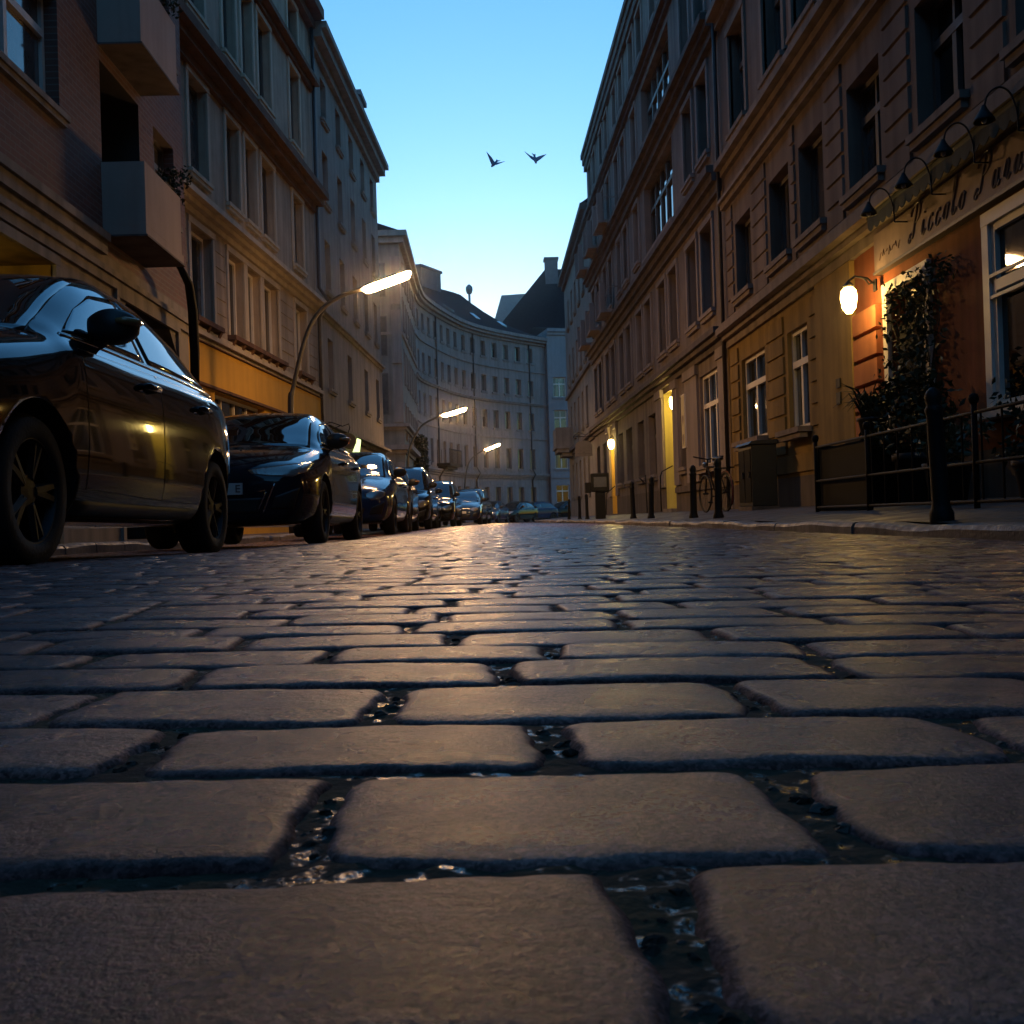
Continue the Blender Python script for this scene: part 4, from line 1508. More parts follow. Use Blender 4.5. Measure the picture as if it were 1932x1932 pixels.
class CarShape:
    def __init__(s, st, ny=96):
        A = np.array(st)
        s.len = A[-1, 0]
        yy = s.len * (0.5 - 0.5 * np.cos(np.linspace(0, math.pi, ny)))
        yy = 0.55 * yy + 0.45 * np.linspace(0, s.len, ny)
        rings = []
        for y in yy:
            v = [float(pchip(A[:, 0], A[:, c], np.array(y))) for c in range(1, 12)]
            zb, ws, wm, zm, wh, zh, wb, zbl, wt, zt, cr = v
            P = [np.array(p) for p in ((0, zb), (ws * .86, zb), (ws, zb + .08), (wm, zm), (wh, zh), (wb, zbl), (wt, zt), (wt * .5, zt + cr * .8), (0, zt + cr))]
            Q = chaikin(P, 3)
            rings.append([(q[0], y, q[1]) for q in Q] + [(-q[0], y, q[1]) for q in Q[1:-1][::-1]])
        n = len(rings[0])
        mb = MB()
        for r_ in rings:
            mb.v += r_
        for i in range(len(rings) - 1):
            for k in range(n):
                k2 = (k + 1) % n
                mb.f.append((i * n + k, i * n + k2, (i + 1) * n + k2, (i + 1) * n + k))
        mb.f.append(tuple(range(n))[::-1])
        mb.f.append(tuple(range((len(rings) - 1) * n, len(rings) * n)))
        mb.m = [0] * len(mb.f)
        s.mb = mb
        s.bvh = BVHTree.FromPolygons([Vector(v) for v in mb.v], mb.f)

    def body(s, paint_m, wheels, R):
        me = s.mb.mesh('body', [paint_m, M['black']], smooth=True)
        o = bpy.data.objects.new('body', me)
        COL.objects.link(o)
        c = MB()
        for wy in wheels:
            for sx in (-1, 1):
                c.lathe([(R, 0.52 * sx), (R, 1.3 * sx)], 36, 0, (0, wy, R - .05), 'x')
        cme = c.mesh('cut', [M['black']])
        co = bpy.data.objects.new('cut', cme)
        COL.objects.link(co)
        md = o.modifiers.new('b', 'BOOLEAN')
        md.object = co
        md.operation = 'DIFFERENCE'
        md.solver = 'EXACT'
        md.material_mode = 'TRANSFER'
        dg = bpy.context.evaluated_depsgraph_get()
        me2 = bpy.data.meshes.new_from_object(o.evaluated_get(dg))
        me2.name = 'body'
        bpy.data.objects.remove(o)
        bpy.data.objects.remove(co)
        return me2

    def hit(s, p, d):
        r = s.bvh.ray_cast(Vector(p), Vector(d).normalized())
        return r[0], r[1]

    def patch(s, top, bot, axis, sgn, off=0.004, nu=14, nv=8, thick=0.006, mi=0, mb=None):
        """top/bot: polylines of equal length in the plane seen along axis; the patch hugs the body"""
        mb = mb or MB()
        top, bot = np.array(top, float), np.array(bot, float)
        k = np.linspace(0, len(top) - 1, nu)
        tp = np.stack([np.interp(k, range(len(top)), top[:, c]) for c in (0, 1)], 1)
        bp = np.stack([np.interp(k, range(len(bot)), bot[:, c]) for c in (0, 1)], 1)
        G = []
        for j in range(nv):
            t = j / (nv - 1)
            for i in range(nu):
                q = tp[i] * (1 - t) + bp[i] * t
                if axis == 'x':
                    h, n = s.hit((2 * sgn, q[0], q[1]), (-sgn, 0, 0))
                    fall = Vector((sgn * .8, q[0], q[1]))
                elif axis == 'y':
                    h, n = s.hit((q[0], -2 if sgn < 0 else 8, q[1]), (0, 1 if sgn < 0 else -1, 0))
                    fall = Vector((q[0], .2, q[1]))
                else:
                    h, n = s.hit((q[0], q[1], 4), (0, 0, -1))
                    fall = Vector((q[0], q[1], 1))
                if h is None:
                    h, n = fall, Vector((0, 0, 1))
                d = {'x': Vector((sgn, 0, 0)), 'y': Vector((0, sgn, 0)), 'z': Vector((0, 0, 1))}[axis]
                if n.dot(d) < 0:
                    n = -n
                G.append((h + n * off, h - n * thick))
        o = len(mb.v)
        for a, b in G:
            mb.v.append(tuple(a))
        for a, b in G:
            mb.v.append(tuple(b))
        N = len(G)
        fs = []
        for j in range(nv - 1):
            for i in range(nu - 1):
                a = j * nu + i
                fs.append((a, a + 1, a + nu + 1, a + nu))
        edge = [i for i in range(nu)] + [j * nu + nu - 1 for j in range(1, nv)] + [(nv - 1) * nu + i for i in range(nu - 2, -1, -1)] + [j * nu for j in range(nv - 2, 0, -1)]
        for q in range(len(edge)):
            a, b = edge[q], edge[(q + 1) % len(edge)]
            fs.append((a, a + N, b + N, b))
        mb.f += [tuple(i + o for i in f) for f in fs]
        mb.m += [mi] * len(fs)
        mb.flat_from = (nu - 1) * (nv - 1)
        return mb


def wheel_meshes(R, W=0.205):
    t = MB()
    pr = [(R * .66, -W / 2 + .02), (R * .70, -W / 2), (R * .93, -W / 2 + .002), (R * .985, -W / 2 + .03), (R, -W / 4), (R, W / 4), (R * .985, W / 2 - .03), (R * .93, W / 2 - .002), (R * .70, W / 2), (R * .66, W / 2 - .02)]
    t.lathe(pr, 40, 0, (0, 0, 0), 'x', caps=False)
    tme = t.mesh('wheel', [M['tyre']], smooth=True)
    r = MB()
    r.lathe([(R * .67, -W / 2 + .015), (R * .70, W / 2 - .01), (R * .66, W / 2 - .012), (R * .62, W / 2 - .05), (R * .60, -.02)], 40, 0, (0, 0, 0), 'x', caps=False)
    r.lathe([(.02, W / 2 - .03), (.07, W / 2 - .035), (.08, W / 2 - .06), (.08, 0)], 16, 0, (0, 0, 0), 'x')
    for k in range(5):
        a = 2 * math.pi * k / 5
        for da in (-.13, .13):
            p0 = (W / 2 - .05, math.cos(a) * .06, math.sin(a) * .06)
            p1 = (W / 2 - .035, math.cos(a + da) * R * .64, math.sin(a + da) * R * .64)
            r.tube([p0, p1], [.030, .022], 6)
    r.lathe([(R * .6, -.03), (R * .01, -.03)], 24, 1, (0, 0, 0), 'x', caps=False)
    rme = r.mesh('rim', [M['rim'], M['black']], smooth=False)
    return tme, rme


def make_car(name, label, cat, shape, pm, kind, wheels, R=.325, face='slim', detail=True, group=None):
    root = thing(name, label, cat, group=group)
    L = shape.len
    me = shape.body(pm, wheels, R + .055)
    body = link('body', me, root)
    van = kind == 'van'
    belt = 1.13 if van else 1.055
    # glass
    if van:
        ws = ([(-.62, 1.78), (-.3, 1.86), (.3, 1.86), (.62, 1.78)], [(-.74, 1.02), (-.4, .98), (.4, .98), (.74, 1.02)])
        front_w = ([(1.62, 1.55), (1.85, 1.72), (2.2, 1.75)], [(1.22, 1.15), (1.6, 1.15), (2.2, 1.15)])
        rear_w = ([(2.28, 1.755), (3.0, 1.765), (4.1, 1.70)], [(2.28, 1.15), (3.2, 1.15), (4.2, 1.16)])
        doors = [((1.25, 1.06), (2.224, 1.08), (1.25, .34), (2.224, .32)), ((2.236, 1.08), (3.15, 1.09), (2.236, .32), (2.95, .32))]
        mir_y, mir_z, hy = 1.45, 1.25, (2.05, 3.0)
    else:
        ws = ([(-.58, 1.98), (-.3, 2.06), (.3, 2.06), (.58, 1.98)], [(-.70, 1.14), (-.4, 1.08), (.4, 1.08), (.70, 1.14)])
        front_w = ([(1.66, 1.235), (1.98, 1.38), (2.36, 1.445)], [(1.36, 1.06), (1.8, 1.065), (2.36, 1.075)])
        rear_w = ([(2.43, 1.45), (2.9, 1.45), (3.55, 1.36)], [(2.43, 1.078), (3.0, 1.09), (3.86, 1.12)])
        doors = [((1.32, .975), (2.412, 1.01), (1.32, .34), (2.412, .32)), ((2.424, 1.012), (3.5, 1.03), (2.424, .32), (3.12, .32))]
        mir_y, mir_z, hy = 1.66, 1.105, (2.2, 3.22)
    zs = shape.zk if hasattr(shape, 'zk') else 1.0
    ls = L / (4.5 if van else 4.26)
    hk = getattr(shape, 'hk', 1.0)

    def sc(q):
        y, z = q
        zz = z * zs if z <= belt else belt * zs + (z - belt) * hk
        return (y * ls, zz)
    mb = shape.patch([(a, b * ls) for a, b in ws[0]], [(a, b * ls) for a, b in ws[1]], 'z', 1, nu=18, nv=16)
    mb.build('windshield', M['glass'], root, smooth=True)
    for sgn in (1, -1):
        mb = shape.patch([sc(q) for q in front_w[0]], [sc(q) for q in front_w[1]], 'x', sgn, nu=16, nv=10)
        mb.build('side_window', M['glass'], root, smooth=True)
        mb = shape.patch([sc(q) for q in rear_w[0]], [sc(q) for q in rear_w[1]], 'x', sgn, nu=18, nv=10)
        mb.build('side_window', M['glass'], root, smooth=True)
        for di, (a, b, c, d) in enumerate(doors):
            e = .004
            mb = shape.patch([sc((a[0] + e, a[1] - e)), sc((b[0] - e, b[1] - e))], [sc((c[0] + e, c[1] + e)), sc((d[0] - e, d[1] + e))], 'x', sgn, off=.0026, thick=.0, nu=14, nv=14)
            flat = mb.flat_from
            mb.f, mb.m = mb.f[:flat], mb.m[:flat]
            m2 = shape.patch([sc(a), sc(b)], [sc(c), sc(d)], 'x', sgn, off=.0014, thick=.0, nu=14, nv=14)
            mb.add(m2.v, m2.f[:m2.flat_from], 1)
            dr = mb.build('door', [pm, M['black']], root, smooth=True)
            h, n = shape.hit((2 * sgn, hy[di] * ls, .90 * zs + .01), (-sgn, 0, 0))
            if h:
                hb = MB()
                hb.tube([(h.x - sgn * .005, h.y - .12, h.z - .003), (h.x + sgn * .035, h.y - .09, h.z), (h.x + sgn * .04, h.y + .07, h.z + .003), (h.x - sgn * .005, h.y + .11, h.z + .004)], [.016, .019, .019, .016], 10)
                hb.build('handle', pm, dr, smooth=True)
        # belt strip
        bz = 1.118 if van else 1.043
        mb = shape.patch([sc((1.3, bz + .0)), sc((2.5, bz + .02)), sc((3.9, bz + .045))], [sc((1.3, bz - .014)), sc((2.5, bz + .005)), sc((3.9, bz + .03))], 'x', sgn, off=.006, nu=26, nv=3)
        mb.build('belt_strip', M['chrome'], root, smooth=True)
        # black sill
        mb = shape.patch([((wheels[0] + R + .1), .30), ((wheels[1] - R - .1), .30)], [((wheels[0] + R + .1), .215), ((wheels[1] - R - .1), .215)], 'x', sgn, off=.006, nu=12, nv=4)
        mb.build('sill_trim', M['black'], root, smooth=True)
        # mirror
        my, mz = mir_y * ls, mir_z * zs
        mm = MB()
        prof = []
        nseg = 14
        for i in range(nseg + 1):
            t = i / nseg
            xx = .80 + .245 * t
            r = math.sin(math.pi * min(1, t * .92 + .08)) ** .45
            prof.append((xx, r))
        vs, fs = [], []
        nn = 16
        for (xx, r) in prof:
            for k in range(nn):
                a = 2 * math.pi * k / nn
                cy_, cz_ = math.cos(a), math.sin(a)
                sq = (abs(cy_) ** 3 + abs(cz_) ** 3) ** (-1 / 3)
                vs.append((sgn * xx, my + cy_ * sq * .085 * r + .02 * (xx - .8), mz + .03 + cz_ * sq * .088 * r))
        for i in range(nseg):
            for k in range(nn):
                k2 = (k + 1) % nn
                fs.append((i * nn + k, i * nn + k2, (i + 1) * nn + k2, (i + 1) * nn + k))
        fs.append(tuple(range(nn)))
        fs.append(tuple(range(nseg * nn, nseg * nn + nn)))
        mm.add(vs, fs)
        mm.tube([(sgn * .76, my + .03, mz - .07), (sgn * .86, my + .02, mz - .03)], .035, 8)
        mo = mm.build('mirror', M['black'], root, smooth=True)
        if detail:
            tl = MB()
            tl.tube([(sgn * .955, my - .082, mz + .045), (sgn * 1.0, my - .076, mz + .045), (sgn * 1.045, my - .035, mz + .042), (sgn * 1.05, my + .0, mz + .04)], [.012, .020, .020, .012], 8)
            tl.build('turn_signal', M['amber_lens'], mo, smooth=True)
        # headlights
        if face == 'slim':
            T = [(.30, .735), (.52, .765), (.72, .80), (.83, .835)]
            B = [(.34, .700), (.52, .675), (.72, .665), (.82, .72)]
        elif face == 'round':
            T = [(.46, .70), (.56, .76), (.68, .77), (.78, .73)]
            B = [(.46, .66), (.56, .60), (.68, .60), (.78, .67)]
        else:
            T = [(.42, .76), (.55, .81), (.72, .82), (.82, .80)]
            B = [(.42, .66), (.55, .62), (.72, .62), (.82, .68)]
        T = [(sgn * a, b * zs) for a, b in T]
        B = [(sgn * a, b * zs) for a, b in B]
        shape.patch(T, B, 'y', -1, off=.006, nu=16, nv=8).build('headlight', M['lens'], root, smooth=True)
        # tail lights
        T = [(sgn * .42, .93 * zs), (sgn * .76, .96 * zs)]
        B = [(sgn * .42, .85 * zs), (sgn * .76, .84 * zs)]
        shape.patch(T, B, 'y', 1, off=.006).build('tail_light', M['ember'], root, smooth=True)
        # lower intakes with slanting bright edges
        T = [(sgn * .56, .48), (sgn * .78, .56)]
        B = [(sgn * .52, .36), (sgn * .72, .36)]
        shape.patch(T, B, 'y', -1, off=.005).build('air_intake', M['black'], root, smooth=True)
        if face == 'slim':
            T = [(sgn * .55, .60), (sgn * .565, .60)]
            B = [(sgn * .44, .33), (sgn * .452, .33)]
            shape.patch(T, B, 'y', -1, off=.012, nu=3, nv=12).build('intake_blade', M['chrome'], root, smooth=True)
            T = [(sgn * .47, .52), (sgn * .482, .52)]
            B = [(sgn * .40, .36), (sgn * .41, .36)]
            shape.patch(T, B, 'y', -1, off=.012, nu=3, nv=12).build('intake_blade', M['chrome'], root, smooth=True)
    shape.patch([(-.45, .47), (.45, .47)], [(-.40, .33), (.40, .33)], 'y', -1, off=.005, nu=16).build('grille', M['black'], root, smooth=True)
    # number plate: a real flat plate fixed to the bumper
    pb = MB()
    pb.box(-.26, .26, -.022, -.008, .505, .615)
    pl = pb.build('number_plate', M['plate'], root)
    if detail == 'E':
        pl_b = MB()
        x0 = .195
        pl_b.box(x0, x0 + .012, -.0245, -.0222, .525, .597)
        for z in (.525, .555, .585):
            pl_b.box(x0 + .0121, x0 + .044, -.0245, -.0222, z, z + .012)
        pl_b.build('plate_letter', M['ink'], pl)
    tme, rme = wheel_meshes(R)
    for wy in wheels:
        for sgn in (1, -1):
            w = link('wheel', tme, root, (sgn * .785, wy, R), (0, 0, 0 if sgn > 0 else math.pi))
            link('rim', rme, w)
    return root


M['ember'] = mat('tail_lamp_red', (0.12, 0.01, 0.01), 0.15, spec=0.6)
P_BLACK = paint('black_car_paint', (0.004, 0.005, 0.006), 0.09)
P_NAVY = paint('navy_car_paint', (0.007, 0.011, 0.020), 0.10)
P_GREY = paint('grey_car_paint', (0.055, 0.052, 0.052), 0.25)
P_DBLUE = paint('blue_car_paint', (0.012, 0.03, 0.075), 0.2)
P_SILVER = paint('silver_car_paint', (0.17, 0.16, 0.145), 0.3)
P_WHITE = paint('white_car_paint', (0.36, 0.34, 0.31), 0.3)

sh_hatch = CarShape(HATCH)
sh_tall = CarShape(stretch(HATCH, 1.035, 1.02, .98))
sh_tall.zk, sh_tall.hk = 1.035, .98
sh_suv = CarShape(stretch(HATCH, 1.0, 1.015, .93, 1.02))
sh_suv.zk, sh_suv.hk = 1.0, .93
sh_van = CarShape(VAN)


def put(car, x, y, rot=0.0, label=None, z=None, pitch=0.0):
    zf = z if z is not None else (roadz(x + .9, y + .8) + roadz(x + .9, y + 3.6)) / 2 + .004
    car.location = (x, y, zf)
    car.rotation_euler = (pitch, 0, rot)
    if label:
        car['label'] = label
    return car


GRP = 'cars parked along the street'
c1 = make_car('parked_car', 'black tall hatchback parked nearest the camera, cut by the left edge', 'car', sh_tall, P_BLACK, 'hatch', (.82, 3.59), face='std', group=GRP)
put(c1, -2.76, 3.45, 0, z=0.012, pitch=-0.012)
c2 = make_car('parked_car', 'navy car whose white plate ends in the letter E, behind the black hatchback', 'car', sh_suv, P_NAVY, 'hatch', (.9, 3.65), R=.335, face='slim', detail='E', group=GRP)
put(c2, -2.60, 9.75, 0, z=-0.045, pitch=-0.006)
cv = make_car('parked_van', 'dark tall van with pale roof edge, sixth in the row', 'van', sh_van, P_BLACK, 'van', (.88, 3.75), face='std', detail=False, group=GRP)
put(cv, -2.66, 34.0, 0.02)
hs = make_car('parked_car', 'blue hatchback with a bright lamp reflection on its bonnet, third in the row', 'car', sh_hatch, P_DBLUE, 'hatch', (.82, 3.59), face='round', detail=False, group=GRP)
put(hs, -2.58, 17.4)


def dupcar(src, x, y, rot, label, pm, z=None):
    c = copy_tree(src, None, {'black_car_paint': pm, 'navy_car_paint': pm, 'blue_car_paint': pm})
    put(c, x, y, rot, label, z)
    return c


dupcar(c1, -2.72, 22.9, 0.01, 'black hatchback mostly hidden behind the blue one, fourth in the row', P_BLACK)
dupcar(cv, -2.58, 28.4, 0.0, 'navy van with a wide blue windscreen, fifth in the row', P_NAVY)
dupcar(cv, -2.32, 39.5, -0.05, 'grey van with dark mirrors, seventh in the row', P_GREY)
dupcar(hs, -1.35, 45.6, -0.08, 'low blue car with a shining blue bonnet, just before the last dark van', P_DBLUE)
dupcar(cv, -1.25, 51.2, -0.1, 'dark van at the end of the left row, behind the low blue car', P_BLACK)
dupcar(hs, -0.50, 70.5, -0.25, 'white car facing the camera at the foot of the curved house', P_WHITE)
dupcar(c1, 0.75, 74.8, -0.55, 'small black car between the white car and the silver car', P_BLACK)
dupcar(hs, 1.55, 77.2, -0.86, 'silver estate car parked aslant before the yellow lit shopfront', P_SILVER)
dupcar(c1, 4.05, 79.6, -1.0, 'dark car parked aslant, rightmost before the curved house', P_NAVY)


# ------------------------------------------------------------------ street lamps
def street_lamp(pole_pts, hi, ho, base_z, label):
    bx, by = pole_pts[0][0], pole_pts[0][1]
    root = thing('street_lamp', label, 'street lamp', (bx, by, base_z), group='curved arm street lamps')
    T = lambda p: Vector(p) - Vector((bx, by, base_z))
    # smooth the arm
    P = [np.array(p, float) for p in pole_pts] + [np.array(hi, float)]
    S = [P[0]]
    for i in range(1, len(P) - 1):
        for t in np.linspace(0, 1, 5, endpoint=False):
            p0, p1, p2, p3 = P[i - 1], P[i], P[i + 1], P[min(i + 2, len(P) - 1)]
            S.append(0.5 * ((2 * p1) + (-p0 + p2) * t + (2 * p0 - 5 * p1 + 4 * p2 - p3) * t * t + (-p0 + 3 * p1 - 3 * p2 + p3) * t ** 3))
    S.append(P[-1])
    rad = [.062 if p[2] < 2.9 else .045 for p in S]
    mb = MB()
    mb.tube([T(p) for p in S], rad, 10)
    mb.lathe([(.11, -.05), (.11, .5), (.075, .62), (.075, 1.0), (.062, 1.02)], 12)
    mb.build('pole', M['pole'], root, smooth=True)
    a, b = T(hi), T(ho)
    d = (b - a).normalized()
    s = d.cross(Vector((0, 0, 1))).normalized()
    u = s.cross(d).normalized()
    ln = (b - a).length
    def sect(t):
        e = min(1.0, (1 - abs(2 * t - 1) ** 9)) ** .5
        return max(.25, e)
    nseg, nn = 16, 14
    head, dif = MB(), MB()
    for mb2, lo, hi_ in ((dif, math.pi * 0.985, math.pi * 2.015), (head, -0.02 * math.pi, math.pi * 1.02)):
        vs, fs = [], []
        for i in range(nseg + 1):
            t = i / nseg
            e = sect(t)
            c = a + d * (ln * t)
            for k in range(nn + 1):
                an = lo + (hi_ - lo) * k / nn
                if mb2 is head:
                    q = s * math.cos(an) * .135 * e + u * (math.sin(an) * .06 * e + .004)
                else:
                    q = s * math.cos(an) * .13 * e + u * math.sin(an) * .135 * e
                vs.append(c + q)
        for i in range(nseg):
            for k in range(nn):
                o_ = i * (nn + 1) + k
                fs.append((o_, o_ + 1, o_ + nn + 2, o_ + nn + 1))
        mb2.add(vs, fs)
    head.build('lamp_housing', M['pole'], root, smooth=True)
    dif.build('lamp_diffuser', M['glow_lamp'], root, smooth=True)
    return root


street_lamp([(-4.08, 21.3, 0.0), (-4.08, 21.3, 2.5), (-4.01, 21.3, 3.03), (-3.74, 21.3, 4.01), (-3.45, 21.3, 4.55), (-3.01, 21.3, 4.87)], (-2.53, 21.3, 5.02), (-1.51, 21.3, 5.36), 0.02,
            'lit curved arm lamp rising behind the navy car, nearest and largest of the three')
street_lamp([(-3.51, 44, -.1), (-3.51, 44, 2.31), (-3.42, 44, 3.22), (-3.15, 44, 3.85), (-2.75, 44, 4.34)], (-1.98, 44, 4.7), (-0.91, 44, 4.99), -0.05,
            'lit curved arm lamp before the corner house, middle one of the three')
street_lamp([(-1.85, 70, -.1), (-1.78, 70, 1.66), (-1.58, 70, 3.47), (-1.19, 70, 4.36)], (-0.3, 70, 4.95), (0.76, 70, 5.32), -0.06,
            'lit curved arm lamp before the curved house, farthest and smallest of the three')


# ------------------------------------------------------------------ wall lanterns
def wall_lantern(x, y, z, wall_x, r, h, glow, label):
    root = thing('wall_lantern', label, 'wall lamp', (x, y, z))
    g_ = MB()
    g_.lathe([(r * .35, -h * .5), (r * .8, -h * .3), (r, h * .1), (r * .9, h * .38), (r * .55, h * .5)], 18)
    g_.build('glass_globe', glow, root, smooth=True)
    a = MB()
    a.lathe([(r * .62, h * .5 + .004), (r * .75, h * .56), (r * .3, h * .72), (.012, h * .78)], 14)
    dx = wall_x - x
    a.tube([(0, 0, h * .76), (dx * .25, 0, h * .95), (dx * .7, 0, h * .85), (dx, 0, h * .55)], .014, 6)
    a.tube([(dx * .55, 0, h * .9), (dx * .75, 0, h * .62), (dx * .95, 0, h * .7)], .010, 6)
    a.box(dx - .02, dx, -.045, .045, h * .35, h * .8)
    a.build('bracket', M['iron'], root)
    return root


wall_lantern(4.30, 11.98, 2.60, 4.628, .095, .30, M['glow_wall'], 'bright wall lantern on the orange pillar beside the shop sign')
wall_lantern(4.66, 25.6, 2.93, 4.80, .095, .32, M['glow_wall2'], 'lit white lantern hanging at the bright yellow doorway')
wall_lantern(4.38, 36.55, 2.70, 4.49, .11, .34, M['glow_wall2'], 'small lit lantern at the far amber doorway')

# ------------------------------------------------------------------ shop sign, its gooseneck lamps and awning
sg = thing('shop_sign', 'long cream sign board with dark script lettering over the restaurant front', 'sign', (4.7, 11.98, 2.92), -math.pi / 2)
mb = MB()
mb.box(0, 8.5, -.085, -.002, 0, .44)
mb.build('sign_board', M['sign_cream'], sg, bevel=.008)
mb = MB()
mb.box(-.01, 8.51, -.10, -.003, -.035, -.002)
mb.build('sign_rail', M['frame_d'], sg)
LET = {
    'P': (.62, [[(.10, .12), (.02, .0), (-.06, .10), (.05, .28), (.22, .10), (.34, .62), (.44, 1.02)], [(.02, .78), (.10, 1.0), (.40, 1.10), (.68, .98), (.64, .66), (.40, .52), (.28, .56)]]),
    'i': (.30, [[(0, .12), (.10, .44), (.08, .10), (.14, .0), (.28, .14)], [(.16, .62), (.17, .66)]]),
    'c': (.36, [[(0, .12), (.14, .38), (.28, .46), (.30, .36)], [(.24, .46), (.08, .30), (.08, .06), (.20, .0), (.36, .16)]]),
    'o': (.40, [[(0, .14), (.10, .36), (.24, .46), (.34, .28), (.24, .02), (.12, .06), (.10, .28), (.24, .46), (.40, .36)]]),
    'l': (.30, [[(0, .12), (.18, .70), (.20, 1.0), (.10, .92), (.08, .20), (.14, .0), (.30, .16)]]),
    'a': (.44, [[(.30, .42), (.14, .44), (.06, .18), (.14, .0), (.28, .16), (.32, .44), (.30, .10), (.36, .0), (.44, .12)]]),
    'r': (.34, [[(0, .12), (.10, .50), (.22, .40), (.18, .10), (.24, .0), (.34, .12)]]),
}


def script(word, x0, size, z0):
    out = MB()
    x = x0
    for ch in word:
        w, strokes = LET[ch]
        for st_ in strokes:
            P = [np.array((x + (px + pz * .28) * size, z0 + pz * size)) for px, pz in st_]
            S = []
            n = len(P)
            for i in range(n - 1):
                p0, p1, p2, p3 = P[max(i - 1, 0)], P[i], P[i + 1], P[min(i + 2, n - 1)]
                for t in np.linspace(0, 1, 5, endpoint=False):
                    S.append(0.5 * ((2 * p1) + (-p0 + p2) * t + (2 * p0 - 5 * p1 + 4 * p2 - p3) * t * t + (-p0 + 3 * p1 - 3 * p2 + p3) * t ** 3))
            S.append(P[-1])
            rad = []
            for i in range(len(S)):
                q = S[min(i + 1, len(S) - 1)] - S[max(i - 1, 0)]
                steep = abs(q[1]) / (np.linalg.norm(q) + 1e-9)
                rad.append((.006 + .010 * steep) * size / .36)
            out.tube([(p[0], -.0875, p[1]) for p in S], rad, 6)
        x += w * size * 1.45
    return out, x


lm, xe = script('Piccolo', 1.02, .34, .07)
lm.build('lettering', M['ink'], sg)
lm, xe = script('Para', xe + .16, .34, .07)
lm.build('lettering', M['ink'], sg)
mb = MB()   # faded flourish at the sign's far end
for k in range(7):
    x = .18 + .09 * k
    mb.tube([(x, -.087, .10 + .03 * (k % 3)), (x + .03, -.087, .16 + .04 * (k % 2)), (x + .055, -.087, .13 + .05 * ((k + 1) % 2))], .005, 5)
mb.build('flourish', M['brown'], sg)

aw = thing('rolled_awning', 'dark green rolled awning with scalloped edge along the top of the shop sign', 'awning', (4.7, 11.75, 3.34), -math.pi / 2)
mb = MB()
mb.tube([(0, -.17, .16), (4, -.17, .155), (8.3, -.17, .16)], .075, 12)
mb.build('roll', M['awning'], aw, smooth=True)
mb = MB()
n = 46
top, bot = [], []
for i in range(n * 6 + 1):
    x = 8.3 * i / (n * 6)
    ph = (i / 6.0) % 1.0
    top.append((x, .15))
    bot.append((x, .035 - .05 * math.sin(math.pi * ph)))
for i in range(len(top) - 1):
    a, b, c, d = bot[i], bot[i + 1], top[i + 1], top[i]
    mb.add([(a[0], -.232, a[1]), (b[0], -.232, b[1]), (c[0], -.240, c[1]), (d[0], -.240, d[1]), (a[0], -.226, a[1]), (b[0], -.226, b[1]), (c[0], -.234, c[1]), (d[0], -.234, d[1])],
           [(0, 1, 2, 3), (7, 6, 5, 4), (0, 4, 5, 1), (2, 6, 7, 3)])
mb.build('valance', M['awning'], aw)


def gooseneck(y, label):
    root = thing('gooseneck_lamp', label, 'lamp', (4.7, y, 3.40), -math.pi / 2, group='unlit gooseneck lamps over the shop sign')
    mb = MB()
    pts = [(0.0, -.28, -.20), (0.02, -.30, .0), (0.0, -.36, .20), (-.03, -.46, .27), (-.06, -.56, .20), (-.07, -.60, .05)]
    P = [np.array(p) for p in pts]
    S = []
    for i in range(len(P) - 1):
        p0, p1, p2, p3 = P[max(i - 1, 0)], P[i], P[i + 1], P[min(i + 2, len(P) - 1)]
        for t in np.linspace(0, 1, 5, endpoint=False):
            S.append(0.5 * ((2 * p1) + (-p0 + p2) * t + (2 * p0 - 5 * p1 + 4 * p2 - p3) * t * t + (-p0 + 3 * p1 - 3 * p2 + p3) * t ** 3))
    S.append(P[-1])
    mb.tube(S, .011, 6)
    mb.tube([(0, -.005, -.20), (0, -.28, -.20)], .011, 6)
    mb.build('arm', M['iron'], root, smooth=True)
    mb = MB()
    mb.lathe([(.02, .10), (.035, .06), (.06, .02), (.105, -.05), (.11, -.075), (.10, -.07)], 16, 0, (-.07, -.60, .0), caps=False)
    mb.build('shade', M['iron'], root, smooth=True)
    mb = MB()
    mb.lathe([(.005, -.095), (.03, -.08), (.035, -.04), (.02, .0)], 10, 0, (-.07, -.60, .0))
    mb.build('bulb', M['lens'], root, smooth=True)
    root.scale = (.8, .8, .8)
    return root


gooseneck(11.0, 'unlit gooseneck lamp nearest the glowing lantern, first above the shop sign')
gooseneck(10.06, 'unlit gooseneck lamp second from the lantern, above the start of the script')
gooseneck(9.16, 'unlit gooseneck lamp third from the lantern, above the gap in the script')
gooseneck(8.39, 'unlit gooseneck lamp nearest the right edge, above the cut off word')


# ------------------------------------------------------------------ bollards
def bollard_meshes():
    mb = MB()
    mb.lathe([(.085, -.08), (.085, .03), (.070, .06), (.062, .10), (.056, .60), (.062, .62), (.066, .635), (.056, .65), (.050, .66), (.058, .69), (.058, .715), (.042, .745), (.012, .765)], 20)
    return mb.mesh('bollard', [M['iron']], smooth=True)


